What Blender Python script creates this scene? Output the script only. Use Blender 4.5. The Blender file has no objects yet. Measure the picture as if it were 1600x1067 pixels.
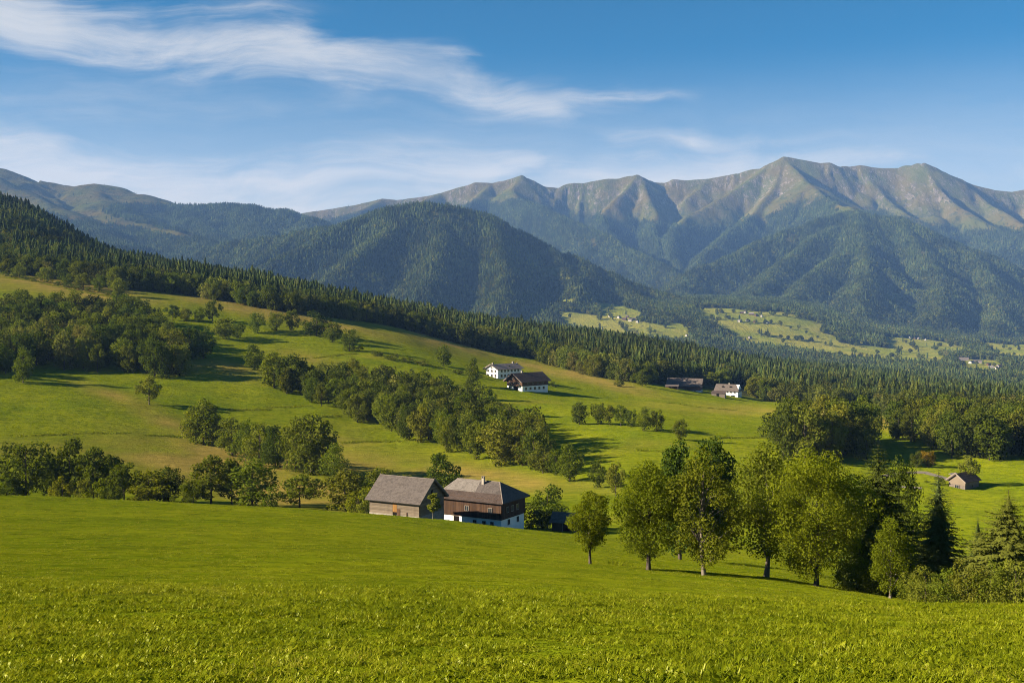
import bpy, math, random
import numpy as np
from mathutils import Vector, Matrix

# ------------------------------------------------------------------ camera, sky, sun, exposure
scn = bpy.context.scene
COL = scn.collection
F = 1716.0            # focal length in photograph pixels (1600 wide)
CX, HY = 800.0, 480.0  # principal column, row of the horizon

cam_d = bpy.data.cameras.new('camera')
cam_d.sensor_width = 36.0
cam_d.lens = 36.0 * F / 1600.0
cam_d.shift_y = (HY - 533.5) / 1600.0
cam_d.clip_start = 0.3
cam_d.clip_end = 60000.0
cam = bpy.data.objects.new('camera', cam_d)
COL.objects.link(cam)
cam.location = (0, 0, 0)
cam.rotation_euler = (math.radians(90), 0, 0)
scn.camera = cam

SUN_EL, SUN_BACK = math.radians(22.5), math.radians(79.0)   # elevation; angle left of straight-behind
sun_dir = Vector((-math.sin(SUN_BACK) * math.cos(SUN_EL), -math.cos(SUN_BACK) * math.cos(SUN_EL), math.sin(SUN_EL)))
sun_d = bpy.data.lights.new('sun', 'SUN')
sun_d.energy = 5.0
sun_d.angle = math.radians(0.5)
sun_d.color = (1.0, 0.87, 0.66)
sun = bpy.data.objects.new('sun', sun_d)
COL.objects.link(sun)
sun.rotation_euler = sun_dir.to_track_quat('Z', 'Y').to_euler()
sun.location = (-60, -20, 60)

world = bpy.data.worlds.new('World')
scn.world = world
world.use_nodes = True

scn.view_settings.view_transform = 'Standard'
scn.view_settings.look = 'None'
scn.view_settings.gamma = 1.0
scn.view_settings.use_curve_mapping = False
scn.view_settings.exposure = 1.7
scn.display_settings.display_device = 'sRGB'
scn.render.engine = 'CYCLES'
cy = scn.cycles
cy.use_denoising = True
cy.denoising_prefilter = 'NONE'
cy.filter_width = 1.0
cy.max_bounces = 5
cy.diffuse_bounces = 2
cy.glossy_bounces = 2
cy.transmission_bounces = 3
cy.volume_bounces = 0
cy.transparent_max_bounces = 8
cy.caustics_reflective = False
cy.caustics_refractive = False
cy.sample_clamp_indirect = 6.0


class NT:
    """small helper to write node trees"""
    def __init__(self, tree):
        self.t = tree
        tree.nodes.clear()

    def n(self, kind, **kw):
        nd = self.t.nodes.new(kind)
        for k, v in kw.items():
            if k == 'ins':
                for kk, vv in v.items():
                    if hasattr(vv, 'is_linked') or isinstance(vv, bpy.types.NodeSocket):
                        self.t.links.new(vv, nd.inputs[kk])
                    else:
                        nd.inputs[kk].default_value = vv
            else:
                setattr(nd, k, v)
        return nd

    def math(self, op, a, b=None, c=None, clamp=False):
        nd = self.t.nodes.new('ShaderNodeMath')
        nd.operation = op
        nd.use_clamp = clamp
        for i, v in enumerate((a, b, c)):
            if v is None:
                continue
            if isinstance(v, bpy.types.NodeSocket):
                self.t.links.new(v, nd.inputs[i])
            else:
                nd.inputs[i].default_value = v
        return nd.outputs[0]

    def mix(self, fac, a, b, mode='MIX'):
        nd = self.t.nodes.new('ShaderNodeMix')
        nd.data_type = 'RGBA'
        nd.blend_type = mode
        nd.clamp_factor = True
        for i, v in ((0, fac), (6, a), (7, b)):
            if isinstance(v, bpy.types.NodeSocket):
                self.t.links.new(v, nd.inputs[i])
            elif i == 0:
                nd.inputs[i].default_value = v
            else:
                nd.inputs[i].default_value = (v[0], v[1], v[2], 1.0)
        return nd.outputs[2]

    def noise(self, vec, scale, detail=4.0, rough=0.55, dist=0.0):
        nd = self.n('ShaderNodeTexNoise', ins={'Scale': scale, 'Detail': detail, 'Roughness': rough, 'Distortion': dist})
        if vec is not None:
            self.t.links.new(vec, nd.inputs['Vector'])
        return nd.outputs[0]

    def ramp(self, fac, stops):
        nd = self.t.nodes.new('ShaderNodeValToRGB')
        self.t.links.new(fac, nd.inputs[0])
        els = nd.color_ramp.elements
        while len(els) < len(stops):
            els.new(0.5)
        for e, (p, c) in zip(els, stops):
            e.position = p
            e.color = (c[0], c[1], c[2], 1.0) if hasattr(c, '__len__') else (c, c, c, 1.0)
        return nd.outputs[0]

    def maprange(self, v, a, b, c=0.0, d=1.0, smooth=True):
        nd = self.t.nodes.new('ShaderNodeMapRange')
        nd.interpolation_type = 'SMOOTHSTEP' if smooth else 'LINEAR'
        self.t.links.new(v, nd.inputs[0])
        for i, x in zip((1, 2, 3, 4), (a, b, c, d)):
            nd.inputs[i].default_value = x
        return nd.outputs[0]

    def scalevec(self, vec, s, loc=(0, 0, 0), rot=(0, 0, 0)):
        nd = self.n('ShaderNodeMapping')
        nd.inputs['Scale'].default_value = s
        nd.inputs['Location'].default_value = loc
        nd.inputs['Rotation'].default_value = rot
        self.t.links.new(vec, nd.inputs['Vector'])
        return nd.outputs[0]

    def link(self, a, b):
        self.t.links.new(a, b)


def build_world():
    g = NT(world.node_tree)
    tc = g.n('ShaderNodeTexCoord')
    sky = g.n('ShaderNodeTexSky', sky_type='NISHITA', sun_disc=False, sun_elevation=SUN_EL,
              sun_rotation=math.atan2(sun_dir.x, sun_dir.y), altitude=2200.0, air_density=1.0, dust_density=0.4, ozone_density=2.5)
    hsv = g.n('ShaderNodeHueSaturation', ins={'Hue': 0.490, 'Saturation': 1.52, 'Value': 0.64, 'Color': sky.outputs[0]})
    # cirrus: (azimuth, elevation) of the view direction, in tangent units
    sep = g.n('ShaderNodeSeparateXYZ', ins={0: tc.outputs['Generated']})
    yy = g.math('MAXIMUM', g.math('ABSOLUTE', sep.outputs[1]), 0.05)
    u = g.math('DIVIDE', sep.outputs[0], yy)
    v = g.math('DIVIDE', sep.outputs[2], yy)
    uv = g.n('ShaderNodeCombineXYZ', ins={0: u, 1: v}).outputs[0]
    wn = g.n('ShaderNodeTexNoise', ins={'Scale': 4.5, 'Detail': 3.0, 'Vector': uv})
    warp = g.n('ShaderNodeVectorMath', operation='MULTIPLY_ADD', ins={0: wn.outputs['Color'], 1: (0.16, 0.07, 0.0), 2: uv}).outputs[0]
    # fibrous texture: long along a slightly falling direction, at three finenesses
    st = g.noise(g.scalevec(warp, (4.0, 30.0, 1.0), rot=(0, 0, math.radians(12))), 1.0, 8.0, 0.66, 0.5)
    st2 = g.noise(g.scalevec(warp, (1.7, 9.0, 1.0), loc=(3.1, 1.7, 0), rot=(0, 0, math.radians(7))), 1.0, 6.0, 0.62, 0.6)
    st3 = g.noise(g.scalevec(warp, (9.0, 26.0, 1.0), loc=(1.1, 4.7, 0), rot=(0, 0, math.radians(-24))), 1.0, 6.0, 0.6, 0.8)
    fib = g.math('ADD', g.math('MULTIPLY', st, 0.42), g.math('ADD', g.math('MULTIPLY', st2, 0.38), g.math('MULTIPLY', st3, 0.20)))
    fib = g.maprange(fib, 0.36, 0.64)
    swp = g.n('ShaderNodeSeparateXYZ', ins={0: warp})
    wx, wy = g.math('SUBTRACT', swp.outputs[0], 0.08), g.math('SUBTRACT', swp.outputs[1], 0.035)

    def streak(pts):
        """soft band along a line through the sky (given in photograph pixels), with a weight at each end"""
        total = None
        for (x0, y0), (x1, y1), w, k0, k1 in pts:
            a = ((x0 - CX) / F, (HY - y0) / F)
            b = ((x1 - CX) / F, (HY - y1) / F)
            dx, dy = b[0] - a[0], b[1] - a[1]
            L = math.hypot(dx, dy)
            ux, uy = dx / L, dy / L
            px = g.math('SUBTRACT', wx, a[0])
            py = g.math('SUBTRACT', wy, a[1])
            t = g.math('ADD', g.math('MULTIPLY', px, ux), g.math('MULTIPLY', py, uy))
            d = g.math('SUBTRACT', g.math('MULTIPLY', px, uy), g.math('MULTIPLY', py, ux))
            tc_ = g.math('SUBTRACT', t, g.math('MINIMUM', g.math('MAXIMUM', t, 0.0), L))
            dd = g.math('SQRT', g.math('ADD', g.math('MULTIPLY', d, d), g.math('MULTIPLY', g.math('MULTIPLY', tc_, tc_), 0.25)))
            m = g.math('MULTIPLY', g.maprange(dd, 0.0, w / F, 1.0, 0.0), g.maprange(t, 0.0, L, k0, k1, False))
            total = m if total is None else g.math('MAXIMUM', total, m)
        return total

    main = streak([((-200, -20), (80, 50), 85, .95, 1.0), ((80, 50), (300, 75), 85, .9, .8), ((300, 75), (440, 88), 90, .8, 1.0), ((430, 88), (720, 142), 70, .95, .95),
                   ((700, 142), (860, 164), 52, 1.0, .9), ((850, 162), (980, 158), 34, .9, .6), ((970, 158), (1150, 155), 22, .6, .0)])
    veil = streak([((-250, 130), (250, 140), 130, .5, .6), ((200, 120), (600, 150), 120, .6, .5), ((560, 165), (800, 178), 60, .6, .3), ((300, 10), (520, 30), 60, .4, .1)])
    low = streak([((-300, 215), (70, 240), 75, 1.0, .8), ((0, 262), (480, 292), 95, .75, .6), ((430, 300), (720, 262), 50, .6, .75), ((880, 282), (1140, 252), 55, .8, .9),
                  ((960, 213), (1080, 216), 24, .4, 1.0), ((1080, 216), (1300, 222), 26, 1.0, .1), ((1130, 248), (1420, 262), 34, .6, .2), ((640, 232), (820, 250), 30, .2, .6), ((560, 250), (900, 280), 60, .5, .4)])

    def cover(mask, k, lo, hi):
        v_ = g.math('ADD', mask, g.math('MULTIPLY', g.math('SUBTRACT', fib, 0.5), k))
        return g.math('MULTIPLY', g.maprange(v_, lo, hi), g.maprange(mask, 0.02, 0.3))
    c1 = g.math('MULTIPLY', cover(main, 0.85, 0.0, 1.12), 0.86)
    c2 = g.math('MULTIPLY', cover(veil, 0.7, 0.0, 1.2), 0.50)
    c3 = g.math('MULTIPLY', cover(low, 0.8, -0.1, 0.95), 0.95)
    # elsewhere in the dome: the same thin cirrus, sparse
    far = g.math('MULTIPLY', g.maprange(g.math('ABSOLUTE', u), 0.75, 1.6), g.math('MULTIPLY', g.maprange(st2, 0.5, 0.8), 0.35))
    cl = g.math('ADD', g.math('MAXIMUM', c1, c2), g.math('ADD', c3, far), clamp=True)
    # thin milky veil thickening towards the horizon
    c4 = g.math('MULTIPLY', g.maprange(sep.outputs[2], 0.235, 0.05), g.math('ADD', 0.58, g.math('MULTIPLY', fib, 0.30)))
    cl = g.math('MAXIMUM', cl, g.math('ADD', c4, g.math('MULTIPLY', cl, 0.5)), clamp=True)
    up = g.maprange(sep.outputs[2], 0.0, 0.05)
    cl = g.math('MULTIPLY', cl, up)
    bgs = g.n('ShaderNodeBackground', ins={'Strength': SKY_STRENGTH, 'Color': hsv.outputs[0]})
    bgc = g.n('ShaderNodeBackground', ins={'Strength': CLOUD_STRENGTH, 'Color': (1.0, 0.975, 0.93, 1)})
    ms = g.n('ShaderNodeMixShader', ins={0: cl, 1: bgs.outputs[0], 2: bgc.outputs[0]})
    out = g.n('ShaderNodeOutputWorld')
    g.link(ms.outputs[0], out.inputs[0])


SKY_STRENGTH, CLOUD_STRENGTH = 0.050, 0.25
HAZE_COL, HAZE_DENSITY = (0.25, 0.48, 1.0, 1.0), 3.7e-5
build_world()

# ------------------------------------------------------------------ numeric helpers
rng = np.random.default_rng(7)


def pnoise(x, y, seed=0):
    """2D gradient noise, about -1..1"""
    x = np.asarray(x, dtype=np.float64)
    y = np.asarray(y, dtype=np.float64)
    xi = np.floor(x)
    yi = np.floor(y)
    xf, yf = x - xi, y - yi
    xi = xi.astype(np.int64)
    yi = yi.astype(np.int64)

    def grad(ix, iy, dx, dy):
        h = (ix * 374761393 + iy * 668265263 + seed * 1442695041) & 0xFFFFFFFF
        h = ((h ^ (h >> 13)) * 1274126177) & 0xFFFFFFFF
        h = (h ^ (h >> 16)) & 1023
        a = h * (2 * math.pi / 1024.0)
        return np.cos(a) * dx + np.sin(a) * dy
    u = xf * xf * xf * (xf * (xf * 6 - 15) + 10)
    v = yf * yf * yf * (yf * (yf * 6 - 15) + 10)
    a = grad(xi, yi, xf, yf)
    b = grad(xi + 1, yi, xf - 1, yf)
    c = grad(xi, yi + 1, xf, yf - 1)
    d = grad(xi + 1, yi + 1, xf - 1, yf - 1)
    return ((a + (b - a) * u) * (1 - v) + (c + (d - c) * u) * v) * 1.5


def fbm(x, y, octv=4, seed=0, gain=0.5):
    s, a, f, t = 0.0, 1.0, 1.0, 0.0
    for i in range(octv):
        s = s + a * pnoise(x * f, y * f, seed + i * 17)
        t += a
        a *= gain
        f *= 2.03
    return s / t


def pchip(xk, yk, x):
    """monotone cubic; xk (K,), yk (K,) or (K,N) with x (N,)"""
    xk = np.asarray(xk, float)
    yk = np.asarray(yk, float)
    flat = yk.ndim == 1
    if flat:
        yk = yk[:, None]
    h = np.diff(xk)[:, None]
    dl = np.diff(yk, axis=0) / h
    m = np.zeros_like(yk)
    w1 = 2 * h[1:] + h[:-1]
    w2 = h[1:] + 2 * h[:-1]
    ok = dl[1:] * dl[:-1] > 0
    with np.errstate(divide='ignore', invalid='ignore'):
        hm = (w1 + w2) / (w1 / dl[:-1] + w2 / dl[1:])
    m[1:-1] = np.where(ok, hm, 0.0)
    m[0], m[-1] = dl[0], dl[-1]
    x = np.clip(np.asarray(x, float), xk[0], xk[-1])
    i = np.clip(np.searchsorted(xk, x, side='right') - 1, 0, len(xk) - 2)
    hh = h[i, 0]
    t = (x - xk[i]) / hh
    if flat:
        y0, y1, m0, m1 = yk[i, 0], yk[i + 1, 0], m[i, 0], m[i + 1, 0]
    else:
        j = np.arange(yk.shape[1])
        y0, y1, m0, m1 = yk[i, j], yk[i + 1, j], m[i, j], m[i + 1, j]
    t2, t3 = t * t, t * t * t
    return y0 * (2 * t3 - 3 * t2 + 1) + hh * m0 * (t3 - 2 * t2 + t) + y1 * (3 * t2 - 2 * t3) + hh * m1 * (t3 - t2)


def mesh_from(name, verts, faces, mat=None, smooth=False, attrs=None):
    """verts (N,3); faces: an (M,k) array or a list of such arrays"""
    me = bpy.data.meshes.new(name)
    verts = np.ascontiguousarray(verts, dtype=np.float32)
    fl = faces if isinstance(faces, list) else [faces]
    fl = [np.asarray(f, dtype=np.int32) for f in fl if len(f)]
    me.vertices.add(len(verts))
    me.vertices.foreach_set('co', verts.ravel())
    nl = sum(f.size for f in fl)
    nf = sum(len(f) for f in fl)
    me.loops.add(nl)
    me.polygons.add(nf)
    me.loops.foreach_set('vertex_index', np.concatenate([f.ravel() for f in fl]).astype(np.int32))
    tot = np.concatenate([np.full(len(f), f.shape[1], np.int32) for f in fl])
    st = np.concatenate([[0], np.cumsum(tot)[:-1]]).astype(np.int32)
    me.polygons.foreach_set('loop_start', st)
    me.polygons.foreach_set('use_smooth', np.full(nf, smooth, dtype=bool))
    for k, a in (attrs or {}).items():
        at = me.attributes.new(k, 'FLOAT', 'POINT')
        at.data.foreach_set('value', np.ascontiguousarray(a, dtype=np.float32))
    me.update(calc_edges=True)
    if mat is not None:
        me.materials.append(mat)
    return me


def link(name, me, parent=None, loc=(0, 0, 0)):
    o = bpy.data.objects.new(name, me)
    COL.objects.link(o)
    o.location = loc
    if parent is not None:
        o.parent = parent
    return o


def tag(o, label=None, cat=None, group=None, kind=None):
    if label:
        o['label'] = label
    if cat:
        o['category'] = cat
    if group:
        o['group'] = group
    if kind:
        o['kind'] = kind
    return o


def new_mat(name):
    m = bpy.data.materials.new(name)
    m.use_nodes = True
    return m, NT(m.node_tree)


def finish(m, g, shader):
    out = g.n('ShaderNodeOutputMaterial')
    g.link(shader, out.inputs[0])
    return m
# ------------------------------------------------------------------ the lie of the land
TPX = [-800, 0, 200, 400, 600, 800, 1000, 1200, 1400, 1600, 2400]
ROWS = [   # distance in metres: row of the photograph the ground reaches there, per column of TPX
    (8,    [1060, 1067, 1067, 1067, 1067, 1067, 1067, 1067, 1067, 1067, 1075]),
    (24,   [905, 914, 917, 920, 925, 932, 938, 943, 948, 952, 970]),
    (34,   [898, 909, 912, 915, 920, 926, 933, 942, 951, 957, 985]),
    (60,   [862, 875, 876, 878, 882, 890, 906, 922, 943, 962, 1000]),
    (85,   [835, 845, 847, 850, 857, 868, 886, 902, 932, 960, 1000]),
    (130,  [795, 806, 810, 816, 826, 845, 866, 886, 922, 950, 990]),
    (180,  [765, 775, 782, 790, 805, 827, 850, 868, 903, 928, 970]),
    (210,  [768, 781, 787, 794, 807, 824, 832, 845, 875, 895, 930]),
    (250,  [745, 775, 780, 784, 786, 795, 794, 800, 830, 838, 870]),
    (300,  [700, 738, 748, 762, 762, 760, 752, 757, 778, 782, 810]),
    (370,  [640, 672, 686, 705, 715, 712, 702, 712, 722, 724, 750]),
    (430,  [590, 618, 632, 650, 668, 675, 668, 685, 692, 694, 715]),
    (515,  [540, 570, 580, 590, 607, 630, 642, 660, 663, 672, 690]),
    (620,  [490, 510, 520, 535, 550, 590, 620, 641, 652, 658, 675]),
    (760,  [425, 440, 452, 478, 515, 572, 597, 629, 648, 651, 665]),
    (1000, [360, 395, 435, 460, 500, 540, 573, 606, 628, 638, 655]),
    (1300, [290, 345, 415, 448, 488, 522, 548, 588, 612, 628, 650]),
    (1700, [270, 325, 420, 450, 490, 520, 545, 575, 599, 618, 640]),
    (2200, [360, 410, 470, 520, 560, 566, 572, 580, 594, 610, 630]),
    (3000, [440, 500, 530, 555, 572, 572, 565, 570, 575, 582, 600]),
    (3600, [460, 500, 520, 535, 540, 532, 522, 540, 556, 564, 585]),
    (4300, [460, 490, 495, 495, 490, 478, 480, 487, 528, 545, 570]),
    (5500, [455, 470, 475, 475, 475, 470, 468, 470, 505, 528, 550]),
    (8000, [450, 460, 465, 470, 472, 470, 466, 466, 480, 500, 520]),
    (15000, [450, 460, 465, 470, 474, 474, 470, 470, 475, 480, 490]),
]
RY = np.array([r[0] for r in ROWS], float)
RT = np.log(RY + 30.0)
RP = np.array([r[1] for r in ROWS], float)
RZ = -(RP - HY) / F * RY[:, None]


def base_h(x, y):
    yc = np.maximum(y, 8.0)
    px = CX + F * x / np.maximum(yc, 22.0)
    px = np.clip(px, TPX[0], TPX[-1])
    zk = np.stack([pchip(TPX, RZ[k], px) for k in range(len(RY))])
    z = pchip(RT, zk, np.log(yc + 30.0))
    z = z + np.where(y < 8.0, (8.0 - y) * 0.142, 0.0)
    und = np.clip(yc / 400.0, 0.0, 1.0)
    z = z + und * (1.6 * fbm(x / 70.0, y / 70.0, 3, 3) + 0.45 * fbm(x / 14.0, y / 14.0, 2, 9) + 0.75 * fbm(x / 46.0, y / 11.0, 3, 15))
    z = z + 0.10 * np.clip(yc / 60.0, 0.05, 1) * fbm(x / 6.0, y / 6.0, 2, 21)
    return z


def P(px, py, Y):
    return ((px - CX) / F * Y, Y, -(py - HY) / F * Y)


# mountain crests and spurs: (slope, rounding, flute amplitude, flute wavelength, first z drop, points px, py, distance)
RIDGES = []


def ridge(slope, pts, flute=22.0, wl=170.0, r0=25.0, crest=6.0):
    RIDGES.append((slope, r0, flute, wl, crest, np.array([P(*p) for p in pts])))


# wooded hill in the middle
ridge(0.56, [(180, 440, 5600), (310, 402, 5500), (345, 385, 5400), (400, 376, 5300), (470, 366, 5250), (530, 353, 5150), (580, 337, 5050), (620, 327, 5000), (655, 324, 5000), (700, 327, 5000), (755, 338, 5050), (800, 360, 5050), (850, 384, 5050), (900, 405, 5000), (950, 426, 4950), (1000, 447, 4900), (1050, 467, 4800), (1100, 487, 4700), (1145, 515, 4500)], 16)
ridge(0.76, [(585, 337, 5050), (500, 372, 4750), (440, 405, 4500), (380, 442, 4250), (330, 480, 4000)], 14)
ridge(0.80, [(650, 326, 5000), (600, 365, 4700), (560, 400, 4450), (500, 445, 4150), (460, 485, 3900)], 14)
ridge(0.80, [(470, 366, 5250), (420, 400, 4900), (360, 430, 4600), (300, 460, 4300)], 14)
ridge(0.77, [(680, 327, 5000), (690, 375, 4650), (672, 420, 4300), (650, 470, 3950), (640, 500, 3700)], 14)
ridge(0.83, [(755, 340, 5050), (775, 380, 4700), (790, 430, 4300), (780, 480, 3900)], 14)
ridge(0.80, [(850, 386, 5050), (880, 420, 4700), (900, 450, 4400), (890, 485, 4050)], 14)
ridge(0.80, [(950, 428, 4950), (985, 455, 4650), (1010, 478, 4400)], 10)
# wooded shoulder on the right
ridge(0.55, [(1225, 248, 10000), (1262, 285, 9300), (1300, 316, 8600), (1330, 324, 7900), (1340, 338, 7300), (1345, 372, 6700), (1352, 412, 6100), (1348, 455, 5500), (1340, 500, 5000)], 44, 150)
ridge(0.58, [(1335, 330, 7600), (1270, 348, 7300), (1200, 372, 7000), (1140, 402, 6700), (1085, 425, 6400), (1060, 452, 6000), (1085, 480, 5600)], 20, 200)
ridge(0.62, [(1300, 355, 7200), (1235, 402, 6500), (1190, 440, 5900), (1160, 478, 5300)], 18, 200)
ridge(0.62, [(1352, 375, 6700), (1275, 425, 6000), (1240, 460, 5500), (1225, 492, 5000)], 18, 200)
ridge(0.55, [(1340, 335, 7400), (1400, 342, 7200), (1440, 358, 7000), (1500, 385, 6800), (1560, 408, 6600), (1620, 436, 6400), (1750, 480, 6000)], 18, 200)
ridge(0.62, [(1400, 345, 7200), (1440, 395, 6500), (1470, 440, 5900), (1465, 490, 5200)], 18, 200)
ridge(0.62, [(1500, 388, 6800), (1540, 430, 6200), (1560, 475, 5600), (1550, 520, 5000)], 18, 200)
ridge(0.62, [(1620, 438, 6400), (1650, 470, 6000), (1660, 520, 5300)], 14, 200)
ridge(0.55, [(1750, 440, 8200), (1640, 412, 8000), (1560, 385, 8300), (1500, 365, 9000)], 18, 200)
# the bare range behind
ridge(0.73, [(380, 355, 10200), (465, 334, 10000), (490, 329, 10000), (520, 326, 10000), (560, 319, 10000), (597, 310, 10000), (620, 312, 10000), (640, 309, 10000), (662, 306, 10000), (690, 301, 10000), (715, 293, 10000), (742, 285, 10000), (768, 286, 10000), (790, 281, 10000), (815, 274, 10000), (832, 282, 10000), (852, 291, 10000), (872, 293, 10000), (895, 285, 10050), (912, 285, 10050), (950, 278, 10050), (968, 278, 10050), (995, 273, 10000), (1012, 281, 10050), (1022, 284, 10100), (1040, 284, 10100), (1052, 279, 10100), (1075, 280, 10100), (1110, 278, 10100), (1150, 270, 10100), (1190, 262, 10050), (1205, 254, 10000), (1225, 244, 10000), (1250, 249, 10000), (1280, 254, 10000), (1295, 253, 10000), (1312, 260, 10000), (1325, 260, 10100), (1345, 257, 10100), (1362, 260, 10100), (1382, 262, 10100), (1402, 261, 10100), (1425, 257, 10050), (1443, 254, 10000), (1460, 261, 10000), (1485, 274, 10000), (1520, 288, 10000), (1555, 298, 10000), (1580, 300, 10000), (1612, 293, 10000), (1660, 280, 10000), (1750, 300, 10000), (1950, 330, 10000), (2300, 380, 9800)], 34, 190, 18, 3)
ridge(0.65, [(815, 276, 10000), (800, 296, 9700), (812, 312, 9300), (842, 322, 8900), (885, 342, 8500), (930, 362, 8100), (985, 390, 7700), (1035, 414, 7300), (1062, 432, 7000)], 22)
ridge(0.71, [(768, 287, 10000), (745, 308, 9600), (720, 330, 9200), (680, 350, 8800)], 22)
ridge(0.71, [(690, 302, 10000), (655, 316, 9600), (600, 330, 9200), (540, 345, 8800)], 20)
ridge(0.71, [(597, 311, 10000), (560, 330, 9500), (520, 345, 9000)], 20)
ridge(0.85, [(995, 274, 10000), (978, 296, 9700), (955, 318, 9400), (938, 338, 9150), (950, 365, 8700)], 30, 160)
ridge(0.83, [(1000, 276, 10000), (1012, 305, 9600), (1025, 335, 9200), (1020, 365, 8800), (1030, 395, 8300)], 30, 160)
ridge(0.80, [(1205, 255, 10000), (1165, 285, 9700), (1120, 312, 9400), (1075, 336, 9100), (1050, 362, 8700), (1045, 392, 8300), (1060, 420, 7800)], 32, 170)
ridge(0.78, [(1225, 246, 10000), (1212, 290, 9500), (1180, 330, 9000), (1140, 362, 8500), (1110, 390, 8000), (1085, 415, 7500)], 32, 170)
ridge(0.73, [(1110, 279, 10100), (1090, 296, 9900), (1072, 312, 9700)], 26, 150)
ridge(0.76, [(1345, 258, 10100), (1362, 285, 9800), (1385, 312, 9500), (1420, 338, 9100), (1470, 362, 8700)], 36, 150)
ridge(0.78, [(1443, 255, 10000), (1462, 290, 9600), (1500, 325, 9200), (1550, 352, 8800), (1620, 372, 8400)], 40, 140)
ridge(0.78, [(1500, 279, 10000), (1540, 315, 9500), (1590, 345, 9000), (1650, 370, 8500)], 36, 150)
ridge(0.76, [(1612, 294, 10000), (1640, 330, 9400), (1700, 370, 8700)], 30, 170)
# the broad ridges on the left
ridge(.36, [(-900, 170, 8600), (-500, 200, 8400), (-200, 222, 8200), (-60, 246, 8100), (0, 264, 8000), (30, 276, 8000), (60, 284, 8000), (100, 291, 8000), (120, 290, 8000), (145, 288, 8000), (180, 293, 8000), (215, 302, 7900), (250, 313, 7800), (280, 320, 7700), (320, 322, 7600), (370, 321, 7500), (400, 324, 7400), (440, 331, 7300), (480, 342, 7200), (520, 356, 7100), (600, 380, 6800)], 22, 260, 60)
ridge(.34, [(-60, 248, 8100), (30, 300, 7300), (90, 325, 6700), (140, 350, 6200), (180, 380, 5600), (200, 410, 5100)], 16, 230, 60)
ridge(.34, [(145, 290, 8000), (165, 318, 7300), (205, 340, 6700), (255, 358, 6300), (310, 375, 5900), (345, 400, 5500)], 12, 230, 60)
ridge(.40, [(370, 323, 7500), (385, 345, 7000), (410, 368, 6500), (430, 400, 6000)], 18, 230, 40)
ridge(.40, [(280, 322, 7700), (300, 345, 7100), (330, 365, 6600), (365, 390, 6100)], 16, 230, 40)
ridge(.42, [(480, 344, 7200), (470, 360, 6800), (450, 385, 6300)], 16, 230, 40)


def ridges_h(x, y):
    out = np.full(x.shape, -1e4)
    nz = 1.0 + 0.22 * fbm(x / 620.0, y / 620.0, 3, 31)
    for k, (slope, r0, flute, wl, crest, pts) in enumerate(RIDGES):
        best = np.full(x.shape, -1e4)
        bs = np.zeros(x.shape)
        bd = np.zeros(x.shape)
        acc = 0.0
        for a, b in zip(pts[:-1], pts[1:]):
            dx, dy = b[0] - a[0], b[1] - a[1]
            L2 = dx * dx + dy * dy
            L = math.sqrt(L2)
            t = np.clip(((x - a[0]) * dx + (y - a[1]) * dy) / L2, 0, 1)
            d = np.hypot(x - a[0] - t * dx, y - a[1] - t * dy)
            h = a[2] + (b[2] - a[2]) * t - slope * nz * (np.sqrt(d * d + r0 * r0) - r0)
            m = h > best
            best = np.where(m, h, best)
            bs = np.where(m, acc + t * L, bs)
            bd = np.where(m, d, bd)
            acc += L
        g1 = np.abs(pnoise(bs / wl + 1.3 * pnoise(x / 520.0, y / 520.0, 5) + .5 * pnoise(x / 150.0, y / 150.0, 6), bd / 700.0, 40 + k))
        g2 = np.abs(pnoise(bs / (wl * .37), bd / 400.0, 80 + k))
        amp = flute * np.clip(bd / 220.0, 0, 1.5) * np.clip(.8 + 1.3 * pnoise(bs / 480.0, bd / 600.0, 160 + k), .1, 1.7)
        best = best - amp * (1.0 - 1.9 * g1) - 0.42 * amp * (1.0 - 1.9 * g2)
        best = best + crest * fbm(bs / 90.0, bd / 140.0, 2, 120 + k) * np.clip(bd / 60.0, 0.25, 1)
        out = np.maximum(out, best)
    return out


def far_h(x, y):
    b = base_h(x, y)
    r = ridges_h(x, y) + (20.0 * fbm(x / 260.0, y / 260.0, 4, 61) + 24.0 * np.abs(pnoise(x / 420.0, y / 520.0, 62)) - 8.0) * np.interp(y, [8800, 9800], [1.0, 0.35])
    w = 25.0
    m = np.maximum(b, r)
    k = np.clip(1 - np.abs(b - r) / w, 0, 1)
    return m + k * k * w * 0.25


# grids: x = s * (y + 20)
S_IN, S_OUT = 0.53, 1.35
NS = 660
s_mid = np.linspace(-S_IN, S_IN, NS)
t_out = np.linspace(0, 1, 44)[1:] ** 1.4 * (S_OUT - S_IN) + S_IN
SC = np.concatenate([-t_out[::-1], s_mid, t_out])
Y_SPLIT = 1900.0
YN = np.exp(np.linspace(math.log(5.0), math.log(Y_SPLIT + 20.0), 300)) - 20.0
YF = np.exp(np.linspace(math.log(Y_SPLIT + 20.0), math.log(12200.0), 430)) - 20.0


def grid(ycol, fn):
    S, Y = np.meshgrid(SC, ycol)
    X = S * (Y + 20.0)
    Z = fn(X.ravel(), Y.ravel()).reshape(X.shape)
    return X, Y, Z


def grid_faces(nr, nc):
    i = np.arange(nr * nc).reshape(nr, nc)
    return np.stack([i[:-1, :-1].ravel(), i[:-1, 1:].ravel(), i[1:, 1:].ravel(), i[1:, :-1].ravel()], axis=1)


XN, YNg, ZN = grid(YN, base_h)
XF, YFg, ZF = grid(YF, far_h)
ZF[0] = ZN[-1]


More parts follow.
